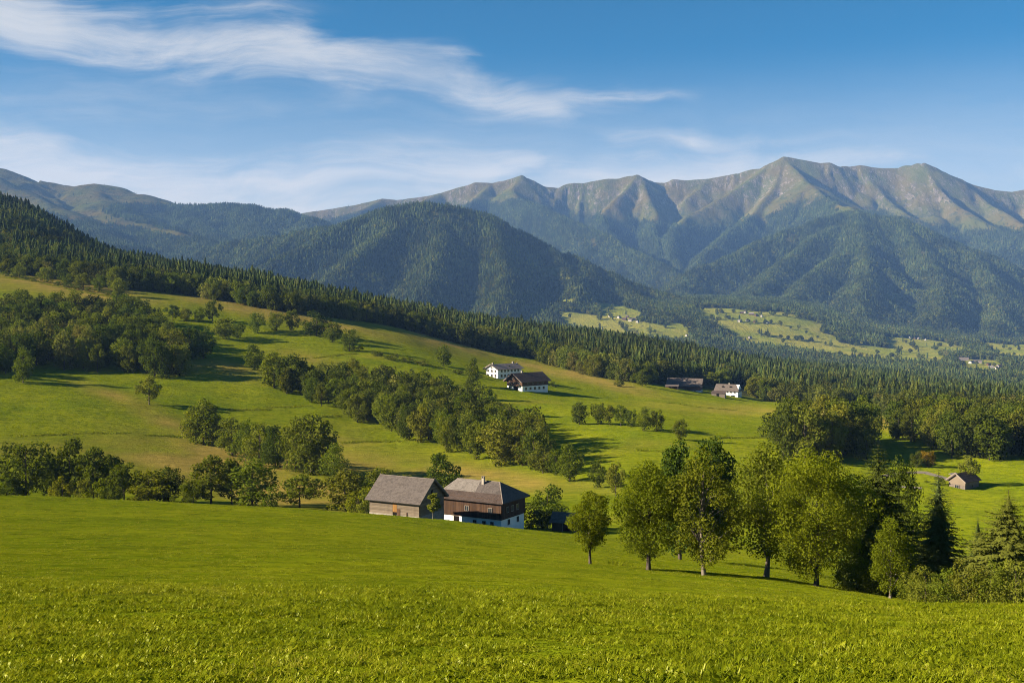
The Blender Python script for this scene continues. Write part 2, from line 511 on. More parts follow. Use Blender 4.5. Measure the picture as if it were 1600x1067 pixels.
def bil(ycol, Z, x, y):
    """height (or any grid value) by bilinear lookup"""
    s = x / (y + 20.0)
    j = np.clip(np.searchsorted(SC, s) - 1, 0, len(SC) - 2)
    i = np.clip(np.searchsorted(ycol, y) - 1, 0, len(ycol) - 2)
    u = np.clip((s - SC[j]) / (SC[j + 1] - SC[j]), 0, 1)
    v = np.clip((y - ycol[i]) / (ycol[i + 1] - ycol[i]), 0, 1)
    return (Z[i, j] * (1 - u) + Z[i, j + 1] * u) * (1 - v) + (Z[i + 1, j] * (1 - u) + Z[i + 1, j + 1] * u) * v


def ground(x, y):
    x = np.asarray(x, float)
    y = np.asarray(y, float)
    return np.where(y < Y_SPLIT, bil(YN, ZN, x, y), bil(YF, ZF, x, y))


def to_px(x, y, z):
    return CX + F * x / y, HY - F * z / y


HIT_Y = np.concatenate([np.arange(9, 300, 0.5), np.arange(300, 1900, 2.0), np.arange(1900, 9000, 10.0)])


def hit(px, py, ymin=9.0):
    """where the sight line through a photograph pixel first meets the ground beyond ymin"""
    ys = HIT_Y[HIT_Y >= ymin]
    xs = (px - CX) / F * ys
    dz = ground(xs, ys) - (-(py - HY) / F * ys)
    k = np.argmax(dz >= 0)
    if dz[k] < 0:
        k = len(ys) - 1
    if k > 0 and dz[k] > 0 > dz[k - 1]:
        t = dz[k - 1] / (dz[k - 1] - dz[k])
        Y = ys[k - 1] + t * (ys[k] - ys[k - 1])
    else:
        Y = ys[k]
    x = (px - CX) / F * Y
    return x, Y, float(ground(np.array([x]), np.array([Y]))[0])


def at(px, Y):
    x = (px - CX) / F * Y
    return x, Y, float(ground(np.array([x]), np.array([Y]))[0])


def inpoly(px, py, poly):
    px, py = np.asarray(px), np.asarray(py)
    r = np.zeros(px.shape, bool)
    n = len(poly)
    for i in range(n):
        x0, y0 = poly[i]
        x1, y1 = poly[(i + 1) % n]
        if y0 == y1:
            continue
        c = ((y0 > py) != (y1 > py)) & (px < (x1 - x0) * (py - y0) / (y1 - y0) + x0)
        r ^= c
    return r


# ------------------------------------------------------------------ what grows where (ground cover, as vertex attributes)
def blob(px, py, cx, cy, rx, ry, rot=0.0):
    c, s = math.cos(rot), math.sin(rot)
    u = ((px - cx) * c + (py - cy) * s) / rx
    v = (-(px - cx) * s + (py - cy) * c) / ry
    return np.exp(-(u * u + v * v))


pxN, pyN = to_px(XN, np.maximum(YNg, 8.0), ZN)
# dry, ochre grass on the banks and the mown upper meadows
dry = np.zeros_like(ZN)
for b in [(110, 450, 130, 16, .13, .8), (420, 486, 190, 12, .2, .9), (700, 535, 90, 14, .22, .7), (610, 505, 70, 8, .2, .6),
          (330, 720, 140, 32, .1, 1.0), (450, 770, 120, 25, .1, .8), (600, 735, 150, 26, .12, .7), (760, 745, 110, 16, .15, .7), (250, 655, 70, 10, .35, .6),
          (180, 620, 60, 9, .3, .6), (330, 575, 90, 14, .1, .6), (930, 592, 90, 9, .25, .8), (1150, 640, 140, 8, .05, .4), (60, 700, 160, 12, 0, .35),
          (1380, 655, 40, 12, .4, .8), (150, 545, 90, 12, .1, .3), (840, 575, 60, 8, .25, .6), (520, 690, 80, 12, .15, .4), (480, 560, 60, 10, .2, .4)]:
    dry = np.maximum(dry, b[5] * blob(pxN, pyN, b[0], b[1], b[2], b[3], b[4]) * (YNg > 215))
dry = np.clip(1.6 * dry * (0.85 + 1.1 * fbm(XN / 26.0, YNg / 26.0, 4, 71)), 0, 1)
mott = fbm(XN / 60.0, YNg / 45.0, 4, 73)
dry = np.maximum(dry, np.clip(mott - .22, 0, 1) * 1.1 * (YNg > 230))
# coarse unmown strip at the viewer's feet, yellower along its brow
brow = np.exp(-((YNg - 25.0 - 1.5 * fbm(XN / 9.0, YNg / 9.0, 2, 5)) / 4.0) ** 2)
dry = np.maximum(dry, 0.30 * brow)
# forest edge: everything beyond it and short of the valley is spruce forest with broadleaf trees along its rim
EDGE_PX = [-700, -200, 0, 60, 110, 160, 200, 240, 300, 360, 420, 480, 540, 600, 660, 720, 775, 800, 830, 870, 930, 1000, 1060, 1110, 1170, 1230, 1300, 1360, 1420, 1500, 1600, 1800, 2400]
EDGE_PY = [395, 412, 427, 434, 441, 450, 455, 457, 464, 474, 484, 494, 500, 508, 522, 538, 552, 556, 560, 574, 590, 601, 607, 612, 624, 630, 640, 646, 650, 652, 654, 660, 672]
EDGE_Y = np.array([hit(a, b, 430)[1] for a, b in zip(EDGE_PX, EDGE_PY)])
EDGE_Y = np.clip(EDGE_Y, 560, 1050) + 30 * np.exp(-((np.array(EDGE_PX) - 1080) / 90.0) ** 2)


def edge_y(px):
    return np.interp(px, EDGE_PX, EDGE_Y)


GLADES = [[(640, 492), (668, 489), (702, 497), (690, 502), (655, 503)],
          [(1278, 579), (1330, 581), (1400, 588), (1330, 587)],
          [(1380, 592), (1440, 592), (1500, 600), (1440, 600)]]
GL = []      # glades as world-space ellipses
for gx, gy, gw, gh in [(672, 497, 34, 90), (60, 374, 62, 60), (118, 392, 30, 40), (1318, 582, 46, 70), (1450, 596, 50, 40)]:
    q = hit(gx, gy, 600)
    GL.append((q[0], q[1], gw / F * q[1], gh))


def glade(x, y):
    m = np.zeros(x.shape)
    for a, b, rx, ry in GL:
        m = np.maximum(m, np.exp(-(((x - a) / rx) ** 2 + ((y - b) / ry) ** 2) ** 2))
    return m


fo = np.clip((YNg - edge_y(pxN)) / 12.0, 0, 1) * (YNg > 560) * (1 - np.clip(glade(XN, YNg) * 1.6, 0, 1))
forestN = fo

# far country: forest unless it is open
pxF, pyF = to_px(XF, YFg, ZF)
wx = pxF + 7 * fbm(XF / 160.0, YFg / 160.0, 3, 201)
wy = pyF + 4 * fbm(XF / 160.0, YFg / 160.0, 3, 202)
open_f = np.zeros(ZF.shape)
FIELDS = [[(868, 486), (905, 488), (935, 493), (985, 499), (1030, 507), (1085, 516), (1070, 534), (985, 530), (930, 520), (880, 508)],
          [(930, 472), (965, 476), (1006, 488), (1000, 503), (945, 500)],
          [(1030, 499), (1058, 502), (1084, 514), (1065, 524), (1040, 516)],
          [(1083, 479), (1135, 482), (1185, 486), (1240, 492), (1292, 508), (1280, 520), (1200, 516), (1140, 518), (1105, 505)],
          [(1115, 506), (1200, 506), (1262, 513), (1300, 524), (1310, 535), (1390, 543), (1440, 548), (1485, 558), (1470, 570), (1400, 570), (1310, 560), (1230, 547), (1160, 538)],
          [(1376, 525), (1430, 528), (1500, 540), (1514, 552), (1450, 554), (1395, 549)],
          [(1530, 536), (1600, 538), (1700, 544), (1680, 562), (1600, 562), (1556, 560)],
          [(1490, 560), (1560, 563), (1580, 572), (1560, 588), (1500, 583)]]
for poly in FIELDS:
    open_f = np.maximum(open_f, inpoly(wx, wy, poly) & (YFg > 2600) & (YFg < 6200))
CLEAR = [[(668, 335), (700, 329), (735, 336), (715, 345), (680, 343)], [(825, 418), (880, 415), (925, 432), (900, 440), (850, 436)],
         [(695, 400), (725, 402), (748, 417), (715, 415)], [(860, 466), (900, 468), (930, 478), (880, 478)]]
for poly in CLEAR:
    open_f = np.maximum(open_f, 0.75 * (inpoly(wx, wy, poly) & (YFg > 3400) & (YFg < 5600)))
HEATH = [[(-200, 200), (0, 255), (150, 280), (230, 300), (320, 316), (330, 322), (255, 322), (215, 318), (180, 322), (160, 332), (200, 345), (250, 356), (300, 366), (316, 374), (296, 374),
          (240, 364), (180, 352), (120, 346), (60, 330), (0, 318), (-200, 330)]]
for poly in HEATH:
    open_f = np.maximum(open_f, inpoly(wx, wy, poly) & (YFg > 4500) & (YFg < 9000))
open_f = np.maximum(open_f, inpoly(wx, wy, [(1302, 321), (1335, 314), (1372, 317), (1385, 326), (1345, 331), (1310, 333)]) & (YFg > 6500))
TL_PX = [300, 480, 600, 700, 800, 880, 940, 1000, 1060, 1120, 1180, 1230, 1300, 1380, 1440, 1520, 1600, 1800]
TL_Z = [700, 720, 800, 860, 910, 840, 760, 700, 640, 640, 700, 790, 850, 800, 660, 620, 600, 600]
tl = np.interp(pxF, TL_PX, TL_Z) + 70 * fbm(XF / 260.0, YFg / 260.0, 4, 210) + 25 * pnoise(XF / 60.0, YFg / 60.0, 211)
bare_f = np.clip((ZF - tl) / 40.0, 0, 1) * (YFg > 7300)
open_f = np.maximum(open_f, bare_f)
# hedges and tree lines running through the valley fields
hl = np.abs(pnoise(XF / 150.0, YFg / 420.0, 230)) + .25 * np.abs(pnoise(XF / 40.0, YFg / 60.0, 231))
valley = (YFg > 2600) & (YFg < 5200) & (pyF > 470) & (pxF > 850)
open_f = np.where(valley & (open_f > .9) & (hl < .05), 0.25, open_f)
# small clearings and rides on the wooded slopes
cn = fbm(XF / 210.0, YFg / 300.0, 3, 240)
open_f = np.maximum(open_f, np.where((YFg > 4300) & (cn > .47), .8, 0))
forestF = 1.0 - open_f

# ------------------------------------------------------------------ ground materials
HEATH_C, GRASS_C = None, None


def mat_meadow():
    m, g = new_mat('meadow_grass')
    geo = g.n('ShaderNodeNewGeometry')
    pos = geo.outputs['Position']
    a_dry = g.n('ShaderNodeAttribute', attribute_name='dry').outputs['Fac']
    a_for = g.n('ShaderNodeAttribute', attribute_name='forest').outputs['Fac']
    n1 = g.noise(pos, 0.035, 5, 0.6)
    n2 = g.noise(g.scalevec(pos, (0.10, 0.32, 0.3)), 1.0, 6, 0.65, 0.3)
    n3 = g.noise(pos, 1.7, 5, 0.7)
    n4 = g.noise(pos, 9.0, 3, 0.7)
    n5 = g.noise(g.scalevec(pos, (0.42, 0.60, 0.5)), 1.0, 7, 0.72, 0.4)
    n6 = g.noise(g.scalevec(pos, (0.05, 0.11, 0.1)), 1.0, 7, 0.7, 0.6)
    green = g.mix(g.maprange(n1, 0.30, 0.68), (0.136, 0.176, 0.0050), (0.204, 0.222, 0.0070))
    green = g.mix(g.math('MULTIPLY', g.maprange(n2, 0.42, 0.74), 0.65), green, (0.080, 0.112, 0.0045))
    green = g.mix(g.math('MULTIPLY', g.maprange(n3, 0.45, 0.8), 0.45), green, (0.200, 0.205, 0.0095))
    green = g.mix(g.math('MULTIPLY', g.maprange(n4, 0.40, 0.75), 0.30), green, (0.072, 0.098, 0.004))
    green = g.mix(g.math('MULTIPLY', g.maprange(n5, 0.47, 0.66), 0.75), green, (0.046, 0.070, 0.0030))
    green = g.mix(g.math('MULTIPLY', g.maprange(n5, 0.46, 0.30), 0.55), green, (0.205, 0.215, 0.0090))
    green = g.mix(g.math('MULTIPLY', g.maprange(n6, 0.50, 0.66), 0.50), green, (0.078, 0.100, 0.0045))
    green = g.mix(g.math('MULTIPLY', g.maprange(n6, 0.46, 0.32), 0.40), green, (0.215, 0.200, 0.012))
    dryc = g.mix(g.maprange(n2, 0.3, 0.7), (0.310, 0.225, 0.048), (0.185, 0.145, 0.030))
    col = g.mix(a_dry, green, dryc)
    col = g.mix(a_for, col, (0.045, 0.05, 0.018))
    hb = g.math('ADD', g.math('MULTIPLY', n3, 0.10), g.math('MULTIPLY', n4, 0.05))
    bump = g.n('ShaderNodeBump', ins={'Strength': 0.75, 'Distance': 1.0, 'Height': hb})
    b2 = g.n('ShaderNodeBump', ins={'Strength': 0.5, 'Distance': 1.0, 'Height': g.math('ADD', g.math('MULTIPLY', n2, 0.9), g.math('MULTIPLY', n5, -1.7)), 'Normal': bump.outputs[0]})
    d = g.n('ShaderNodeBsdfDiffuse', ins={'Color': col, 'Roughness': 0.6, 'Normal': b2.outputs[0]})
    tr = g.n('ShaderNodeBsdfTranslucent', ins={'Color': col})
    return finish(m, g, d.outputs[0])


def mat_far():
    m, g = new_mat('mountain_ground')
    geo = g.n('ShaderNodeNewGeometry')
    pos = geo.outputs['Position']
    a_for = g.n('ShaderNodeAttribute', attribute_name='forest').outputs['Fac']
    sp = g.n('ShaderNodeSeparateXYZ', ins={0: pos})
    nrm = g.n('ShaderNodeSeparateXYZ', ins={0: geo.outputs['True Normal']})
    n1 = g.noise(pos, 0.004, 6, 0.6)
    n2 = g.noise(pos, 0.016, 6, 0.68)
    n3 = g.noise(g.scalevec(pos, (0.045, 0.012, 0.010)), 1.0, 7, 0.75, 0.8)
    alp = g.mix(g.maprange(n1, 0.35, 0.66), (0.104, 0.080, 0.020), (0.078, 0.086, 0.015))
    alp = g.mix(g.math('MULTIPLY', g.maprange(n2, 0.45, 0.75), 0.55), alp, (0.086, 0.062, 0.028))
    # rock and scree on steep slopes high up
    hi = g.maprange(sp.outputs[2], 650.0, 1000.0)
    steep = g.maprange(nrm.outputs[2], 0.86, 0.74)
    st = g.math('MULTIPLY', g.maprange(n3, 0.47, 0.58), g.math('MULTIPLY', steep, hi))
    rock = g.mix(g.maprange(n2, 0.35, 0.7), (0.095, 0.078, 0.068), (0.25, 0.205, 0.18))
    dwarf = g.math('MULTIPLY', g.maprange(g.noise(pos, 0.011, 7, 0.72, 0.6), 0.50, 0.62), g.maprange(sp.outputs[2], 1250.0, 700.0, 0.15, 0.85))
    alp = g.mix(dwarf, alp, (0.030, 0.040, 0.014))
    alp = g.mix(st, alp, rock)
    # heath tint higher on the broad ridges, fresh meadow on the valley floor
    low = g.maprange(sp.outputs[2], 40.0, 260.0)
    field = g.mix(g.maprange(g.noise(pos, 0.006, 3), 0.4, 0.62), (0.17, 0.185, 0.022), (0.235, 0.215, 0.034))
    alp = g.mix(low, field, alp)
    wood = g.mix(g.maprange(n2, 0.35, 0.7), (0.020, 0.030, 0.012), (0.045, 0.052, 0.020))
    col = g.mix(a_for, alp, wood)
    bump = g.n('ShaderNodeBump', ins={'Strength': 0.8, 'Distance': 1.0, 'Height': g.math('MULTIPLY', g.math('ADD', n2, n3), 12.0)})
    d = g.n('ShaderNodeBsdfDiffuse', ins={'Color': col, 'Roughness': 0.5, 'Normal': bump.outputs[0]})
    return finish(m, g, d.outputs[0])


M_MEADOW = mat_meadow()
M_FAR = mat_far()
me = mesh_from('meadows', np.stack([XN, YNg, ZN], -1).reshape(-1, 3), grid_faces(*XN.shape), M_MEADOW, True, {'dry': dry.ravel(), 'forest': forestN.ravel()})
tag(link('ground', me), 'steep green meadow falling from the viewer to the hollow and rising again', kind='structure')
me = mesh_from('mountains', np.stack([XF, YFg, ZF], -1).reshape(-1, 3), grid_faces(*XF.shape), M_FAR, True, {'forest': forestF.ravel()})
tag(link('mountains', me), 'bare mountain range and wooded hills beyond the valley', kind='structure')

# ------------------------------------------------------------------ the air
zmin, zmax = float(min(ZN.min(), ZF.min())), float(max(ZN.max(), ZF.max()))
HX, HY0, HY1 = 17500.0, -60.0, 12500.0
hv = [(x, y, z) for z in (zmin - 1.0, zmax + 30.0) for (x, y) in ((-HX, HY0), (HX, HY0), (HX, HY1), (-HX, HY1))]
hf = [(0, 3, 2, 1), (4, 5, 6, 7), (0, 1, 5, 4), (1, 2, 6, 5), (2, 3, 7, 6), (3, 0, 4, 7)]
m_haze, g = new_mat('haze')
vol = g.n('ShaderNodeVolumePrincipled', ins={'Color': HAZE_COL, 'Density': HAZE_DENSITY, 'Anisotropy': 0.0})
out = g.n('ShaderNodeOutputMaterial')
g.link(vol.outputs[0], out.inputs['Volume'])
tag(link('haze', mesh_from('haze', hv, np.array(hf), m_haze)), 'thin blue haze in the air of the valley', kind='stuff')
# ------------------------------------------------------------------ tree kit
def mat_leaf(name, stops, trans=0.35, own_color=False, nscale=0.9):
    """foliage: a colour per tree (object colour or per-instance random), clump to clump and leaf to leaf variation"""
    m, g = new_mat(name)
    oi = g.n('ShaderNodeObjectInfo')
    geo = g.n('ShaderNodeNewGeometry')
    if own_color:
        base = oi.outputs['Color']
    else:
        base = g.ramp(oi.outputs['Random'], stops)
    tco = g.n('ShaderNodeTexCoord')
    n1 = g.noise(tco.outputs['Object'], nscale, 3, 0.6)
    rnd = geo.outputs['Random Per Island']
    v = g.math('ADD', 0.60, g.math('ADD', g.math('MULTIPLY', n1, 0.6), g.math('MULTIPLY', rnd, 0.26)))
    if not own_color:      # stands of one kind and age: patches over the hillside
        pn_ = g.noise(g.n('ShaderNodeVectorMath', operation='MULTIPLY', ins={0: oi.outputs['Location'], 1: (.0075, .0035, .0035)}).outputs[0], 1.0, 4, .65)
        pm_ = g.noise(g.n('ShaderNodeVectorMath', operation='MULTIPLY', ins={0: oi.outputs['Location'], 1: (.03, .014, .014)}).outputs[0], 1.0, 2, .6)
        v = g.math('MULTIPLY', v, g.math('ADD', g.maprange(pn_, .36, .66, .55, 1.25), g.maprange(pm_, .35, .65, -.18, .22)))
    col = g.mix(1.0, base, g.n('ShaderNodeCombineColor', ins={0: v, 1: v, 2: v}).outputs[0], 'MULTIPLY')
    d = g.n('ShaderNodeBsdfDiffuse', ins={'Color': col})
    warm = g.mix(1.0, col, (1.05, 1.2, 0.45), 'MULTIPLY')
    t = g.n('ShaderNodeBsdfTranslucent', ins={'Color': warm})
    ms = g.n('ShaderNodeMixShader', ins={0: trans, 1: d.outputs[0], 2: t.outputs[0]})
    return finish(m, g, ms.outputs[0])


def mat_bark(name, c0, c1):
    m, g = new_mat(name)
    tco = g.n('ShaderNodeTexCoord')
    n = g.noise(g.scalevec(tco.outputs['Object'], (9, 9, 1.6)), 1.0, 5, 0.7)
    col = g.mix(g.maprange(n, 0.35, 0.65), c0, c1)
    b = g.n('ShaderNodeBump', ins={'Strength': 0.8, 'Distance': 0.05, 'Height': n})
    d = g.n('ShaderNodeBsdfDiffuse', ins={'Color': col, 'Normal': b.outputs[0]})
    return finish(m, g, d.outputs[0])


M_LEAF = mat_leaf('broad_leaves', None, 0.36, True)
M_NEEDLE = mat_leaf('spruce_needles', None, 0.15, True)
M_WOOD_LEAF = mat_leaf('wood_broad_leaves', [(0.0, (0.060, 0.078, 0.012)), (0.5, (0.095, 0.108, 0.016)), (0.85, (0.130, 0.134, 0.024)), (1.0, (0.17, 0.155, 0.040))], 0.3)
M_WOOD_NEEDLE = mat_leaf('wood_spruce_needles', [(0.0, (0.030, 0.048, 0.014)), (0.6, (0.050, 0.068, 0.019)), (1.0, (0.080, 0.092, 0.026))], 0.12)
M_BARK = mat_bark('bark', (0.040, 0.031, 0.024), (0.11, 0.09, 0.072))
M_BARK_PALE = mat_bark('pale_bark', (0.085, 0.068, 0.052), (0.21, 0.18, 0.145))


def tube(pts, rad, sides=6):
    pts = np.asarray(pts, float)
    n = len(pts)
    tan = np.gradient(pts, axis=0)
    tan /= np.linalg.norm(tan, axis=1)[:, None] + 1e-9
    ref = np.where(np.abs(tan[:, 2:3]) > 0.9, np.array([[1.0, 0, 0]]), np.array([[0, 0, 1.0]]))
    a = np.cross(tan, ref)
    a /= np.linalg.norm(a, axis=1)[:, None] + 1e-9
    b = np.cross(tan, a)
    th = np.linspace(0, 2 * math.pi, sides, endpoint=False)
    v = pts[:, None, :] + np.asarray(rad)[:, None, None] * (np.cos(th)[None, :, None] * a[:, None, :] + np.sin(th)[None, :, None] * b[:, None, :])
    i = np.arange(n * sides).reshape(n, sides)
    j = np.roll(i, -1, axis=1)
    f = np.stack([i[:-1].ravel(), j[:-1].ravel(), j[1:].ravel(), i[1:].ravel()], 1)
    return v.reshape(-1, 3), f


def join(parts):
    vs, fs, o = [], [], 0
    for v, f in parts:
        vs.append(v)
        fs.append(f + o)
        o += len(v)
    return np.concatenate(vs), np.concatenate(fs)


def unit(v):
    return v / (np.linalg.norm(v, axis=-1, keepdims=True) + 1e-9)


def leaf_quads(c, nrm, L, W, r):
    """diamond-shaped leaves, slightly folded along the midrib"""
    n = len(c)
    t = unit(np.cross(nrm, r.normal(size=(n, 3))))
    b = np.cross(nrm, t)
    L = np.broadcast_to(L, (n,))[:, None]
    W = np.broadcast_to(W, (n,))[:, None]
    fold = nrm * W * 0.35
    v = np.stack([c - t * L * .5, c + b * W * .5 + fold, c + t * L * .5, c - b * W * .5 + fold], 1)
    f = np.arange(4 * n).reshape(n, 4)
    return v.reshape(-1, 3), f


def broadleaf(seed, n_leaf, leaf, clumps=26, bottom=0.16, wide=0.42, shape=1.0, sparse=0.0, sides=7, limbs=10, droop=0.0, inner=0.25, top_narrow=0.0, csize=1.0):
    """unit-height tree: returns (trunk mesh data, crown mesh data). Crown an irregular cloud of leaf clumps on limbs."""
    r = np.random.default_rng(seed)
    H0 = bottom
    zc = H0 + (1 - H0) * 0.5
    hz = (1 - H0) * 0.5
    # clump centres through the crown volume, crowding its outside
    cc, cr = [], []
    tries = 0
    while len(cc) < clumps and tries < 4000:
        tries += 1
        d = unit(r.normal(size=3))
        rad = r.uniform(inner, 0.86) ** 0.7
        p = np.array([d[0] * wide * rad, d[1] * wide * rad, zc + d[2] * hz * rad])
        k = (p[2] - H0) / (1 - H0)
        prof = (np.sin(np.clip(k, 0, 1) ** shape * math.pi) ** 0.55) * (1 - top_narrow * k)
        p[0] *= prof + 0.12
        p[1] *= prof + 0.12
        s = csize * r.uniform(0.085, 0.17) * (wide / 0.42) ** 0.6 * (1 - 0.3 * k)
        if any(np.linalg.norm((p - q) / np.array([1, 1, 1.0])) < 0.55 * (s + t) for q, t in zip(cc, cr)):
            continue
        cc.append(p)
        cr.append(s)
    cc, cr = np.array(cc), np.array(cr)
    w = cr ** 2
    cnt = np.maximum((n_leaf * w / w.sum()).astype(int), 3)
    idx = np.repeat(np.arange(len(cc)), cnt)
    n = len(idx)
    d = unit(r.normal(size=(n, 3)))
    rad = r.uniform(0.35, 1.0, n) ** 0.5 * r.uniform(0.85, 1.22, n)
    c = cc[idx] + d * (cr[idx] * rad)[:, None] * np.array([1.12, 1.12, 0.82])
    c[:, 2] -= droop * (np.hypot(c[:, 0], c[:, 1]) ** 2)
    c[:, 2] = np.clip(c[:, 2], H0 * 0.55, 1.02)
    nrm = unit(d * 1.0 + np.array([0, 0, 0.45]) + r.normal(size=(n, 3)) * 0.45)
    sz = leaf * r.uniform(0.65, 1.35, n)
    kx = wide / np.quantile(np.hypot(c[:, 0], c[:, 1]), .94)
    kz = (1 - H0) / (np.quantile(c[:, 2], .997) - np.quantile(c[:, 2], .01))
    c = c * np.array([kx, kx, 1.0])
    c[:, 2] = 1 - (np.quantile(c[:, 2], .997) - c[:, 2]) * kz
    cc = cc * np.array([kx, kx, 1.0])
    crown = leaf_quads(c, nrm, sz, sz * 0.72, r)
    # trunk and limbs
    lean = r.normal(size=2) * 0.012
    tz = np.linspace(-0.02, 0.86, 9)
    tp = np.stack([lean[0] * np.sin(tz * 5) + lean[0] * tz, lean[1] * np.cos(tz * 4) * tz, tz], 1)
    r0 = 0.016 + 0.005 * r.random()
    tr = r0 * (1 - 0.9 * np.clip(tz / 0.88, 0, 1)) + r0 * 0.4 * np.exp(-np.clip(tz, 0, 1) / 0.02)
    parts = [tube(tp, tr, sides)]
    order = r.permutation(len(cc))[:limbs]
    for i in order:
        e = cc[i]
        z0 = np.clip(e[2] - r.uniform(0.12, 0.3), H0 * 0.7, 0.8)
        b = np.array([np.interp(z0, tz, tp[:, 0]), np.interp(z0, tz, tp[:, 1]), z0])
        mid = b * 0.5 + e * 0.5 + np.array([0, 0, 0.03]) + r.normal(size=3) * 0.012
        rr = np.interp(z0, tz, tr) * 0.55
        parts.append(tube([b, b * 0.7 + mid * 0.3, mid, e], [rr, rr * .8, rr * .5, rr * .15], max(4, sides - 2)))
    return join(parts), crown


def spruce(seed, whorls, per, steps, wide=0.22, bottom=0.05, sides=6, tw=1.0, ragged=0.25):
    """unit-height spruce: tiers of drooping boughs, each a row of overlapping needle sprays"""
    r = np.random.default_rng(seed)
    vs, fs, o = [], [], 0
    for k in range(whorls):
        f = k / (whorls - 1.0)
        z = bottom + (0.985 - bottom) * f ** 0.92
        Lb = wide * (1 - f) ** 0.85 + 0.012
        m = max(4, int(per * (1 - 0.45 * f)))
        a0 = r.uniform(0, 6.28)
        for b in range(m):
            a = a0 + b * 6.283 / m + r.normal() * 0.18
            L = Lb * (1 + ragged * r.normal() * 0.7)
            if r.random() < 0.06:
                L *= 0.5
            dx = np.array([math.cos(a), math.sin(a), 0.0])
            sd = np.array([-math.sin(a), math.cos(a), 0.0])
            dr = r.uniform(0.22, 0.5) * (1 - 0.75 * f)
            t = np.linspace(0.06, 1.0, steps)
            axis = dx[None, :] * (L * t)[:, None]
            axis = axis + np.array([0, 0, 1.0]) * (-(dr * L) * t + 0.32 * dr * L * t ** 3)[:, None]
            axis[:, 2] += z
            wdt = tw * (0.34 * L * np.sin(np.clip(t * 0.9 + 0.13, 0, 1) * math.pi) ** 0.8 + 0.002)
            hang = np.array([0, 0, -1.0])
            for i in range(steps - 1):
                p, q = axis[i], axis[i + 1]
                w0, w1 = wdt[i] * r.uniform(.7, 1.25), wdt[i + 1] * r.uniform(.6, 1.2)
                for sg in (-1, 1):
                    e0 = p + (q - p) * 0.75 + sg * sd * w0 + hang * w0 * r.uniform(.25, .7)
                    e1 = q + (q - p) * 0.35 + sg * sd * w1 * 0.55 + hang * w1 * r.uniform(.1, .5)
                    vs += [p, e0, e1, q]
                    fs.append((o, o + 1, o + 2, o + 3))
                    o += 4
    top = np.array([0, 0, 1.0])
    vs = np.array(vs)
    vs[:, :2] *= wide / np.quantile(np.hypot(vs[:, 0], vs[:, 1]), .90)
    crown = (vs, np.array(fs))
    tz = np.linspace(-0.02, 0.99, 6)
    trunk = tube(np.stack([tz * 0, tz * 0, tz], 1), 0.014 * (1 - tz * 0.97) + 0.001, sides)
    return trunk, crown


def spruce_fine(seed, whorls, per, twigs, wide=0.24, bottom=0.05, ragged=0.25, prof=0.85, droop=0.35):
    """spruce near enough to see its sprays: every bough hung with small twigs of needles"""
    r = np.random.default_rng(seed)
    C, D, L_, W_ = [], [], [], []
    limbs = []
    for k in range(whorls):
        f = (k + r.uniform(-.3, .3)) / (whorls - 1.0)
        f = min(max(f, 0.0), 1.0)
        z = bottom + (0.99 - bottom) * f ** 0.95
        Lb = wide * (1 - f) ** prof + 0.010
        m = max(5, int(per * (1 - 0.5 * f)))
        a0 = r.uniform(0, 6.28)
        for b in range(m):
            a = a0 + b * 6.283 / m + r.normal() * 0.2
            L = Lb * np.clip(1 + ragged * r.normal(), .45, 1.5)
            dx = np.array([math.cos(a), math.sin(a), 0.0])
            sd = np.array([-math.sin(a), math.cos(a), 0.0])
            dr = droop * r.uniform(.6, 1.4) * (1 - 0.9 * f) - .12 * f
            n = max(8, int(1.8 * twigs * (L / wide) ** .75))
            t = r.uniform(.12, 1.0, n) ** .8
            sg = np.where(r.random(n) < .5, -1.0, 1.0)
            ax = dx * (L * t)[:, None] + np.array([0, 0, 1.0]) * (-dr * L * t + .38 * dr * L * t ** 3)[:, None]
            ax[:, 2] += z
            tl = L * (.21 * (1 - .6 * t) + .045) * r.uniform(.7, 1.3, n)
            d = unit(sd * (sg * r.uniform(.45, 1.0, n))[:, None] + dx * r.uniform(.35, .9, n)[:, None] + np.array([0, 0, -1.0]) * r.uniform(.1, .75, n)[:, None])
            C.append(ax + d * (tl * .5)[:, None])
            D.append(d)
            L_.append(tl)
            W_.append(tl * r.uniform(.28, .42, n))
            if k % 3 == 0 and b % 3 == 0:
                limbs.append(tube([np.array([0, 0, z]), dx * L * .5 + np.array([0, 0, z - dr * L * .5])], [.004 * (1 - f) + .001, .001], 3))
    C, D, L_, W_ = np.concatenate(C), np.concatenate(D), np.concatenate(L_), np.concatenate(W_)
    k = wide / np.quantile(np.hypot(C[:, 0], C[:, 1]), .95)
    C[:, :2] *= k
    n = len(C)
    out = unit(C * np.array([1, 1, 0]) + np.array([0, 0, .02]))
    nrm = unit(np.cross(D, np.cross(out * .6 + np.array([0, 0, .8]) + r.normal(size=(n, 3)) * .35, D)))
    bb = np.cross(nrm, D)
    fold = -nrm * (W_ * .25)[:, None]
    v = np.stack([C - D * (L_ * .5)[:, None], C + bb * (W_ * .5)[:, None] + fold, C + D * (L_ * .5)[:, None], C - bb * (W_ * .5)[:, None] + fold], 1).reshape(-1, 3)
    tz = np.linspace(-0.02, 0.965, 6)
    trunk = tube(np.stack([tz * 0, tz * 0, tz], 1), 0.014 * (1 - tz * 0.99) + 0.0005, 8)
    return join([trunk] + limbs), (v, np.arange(4 * n).reshape(n, 4))


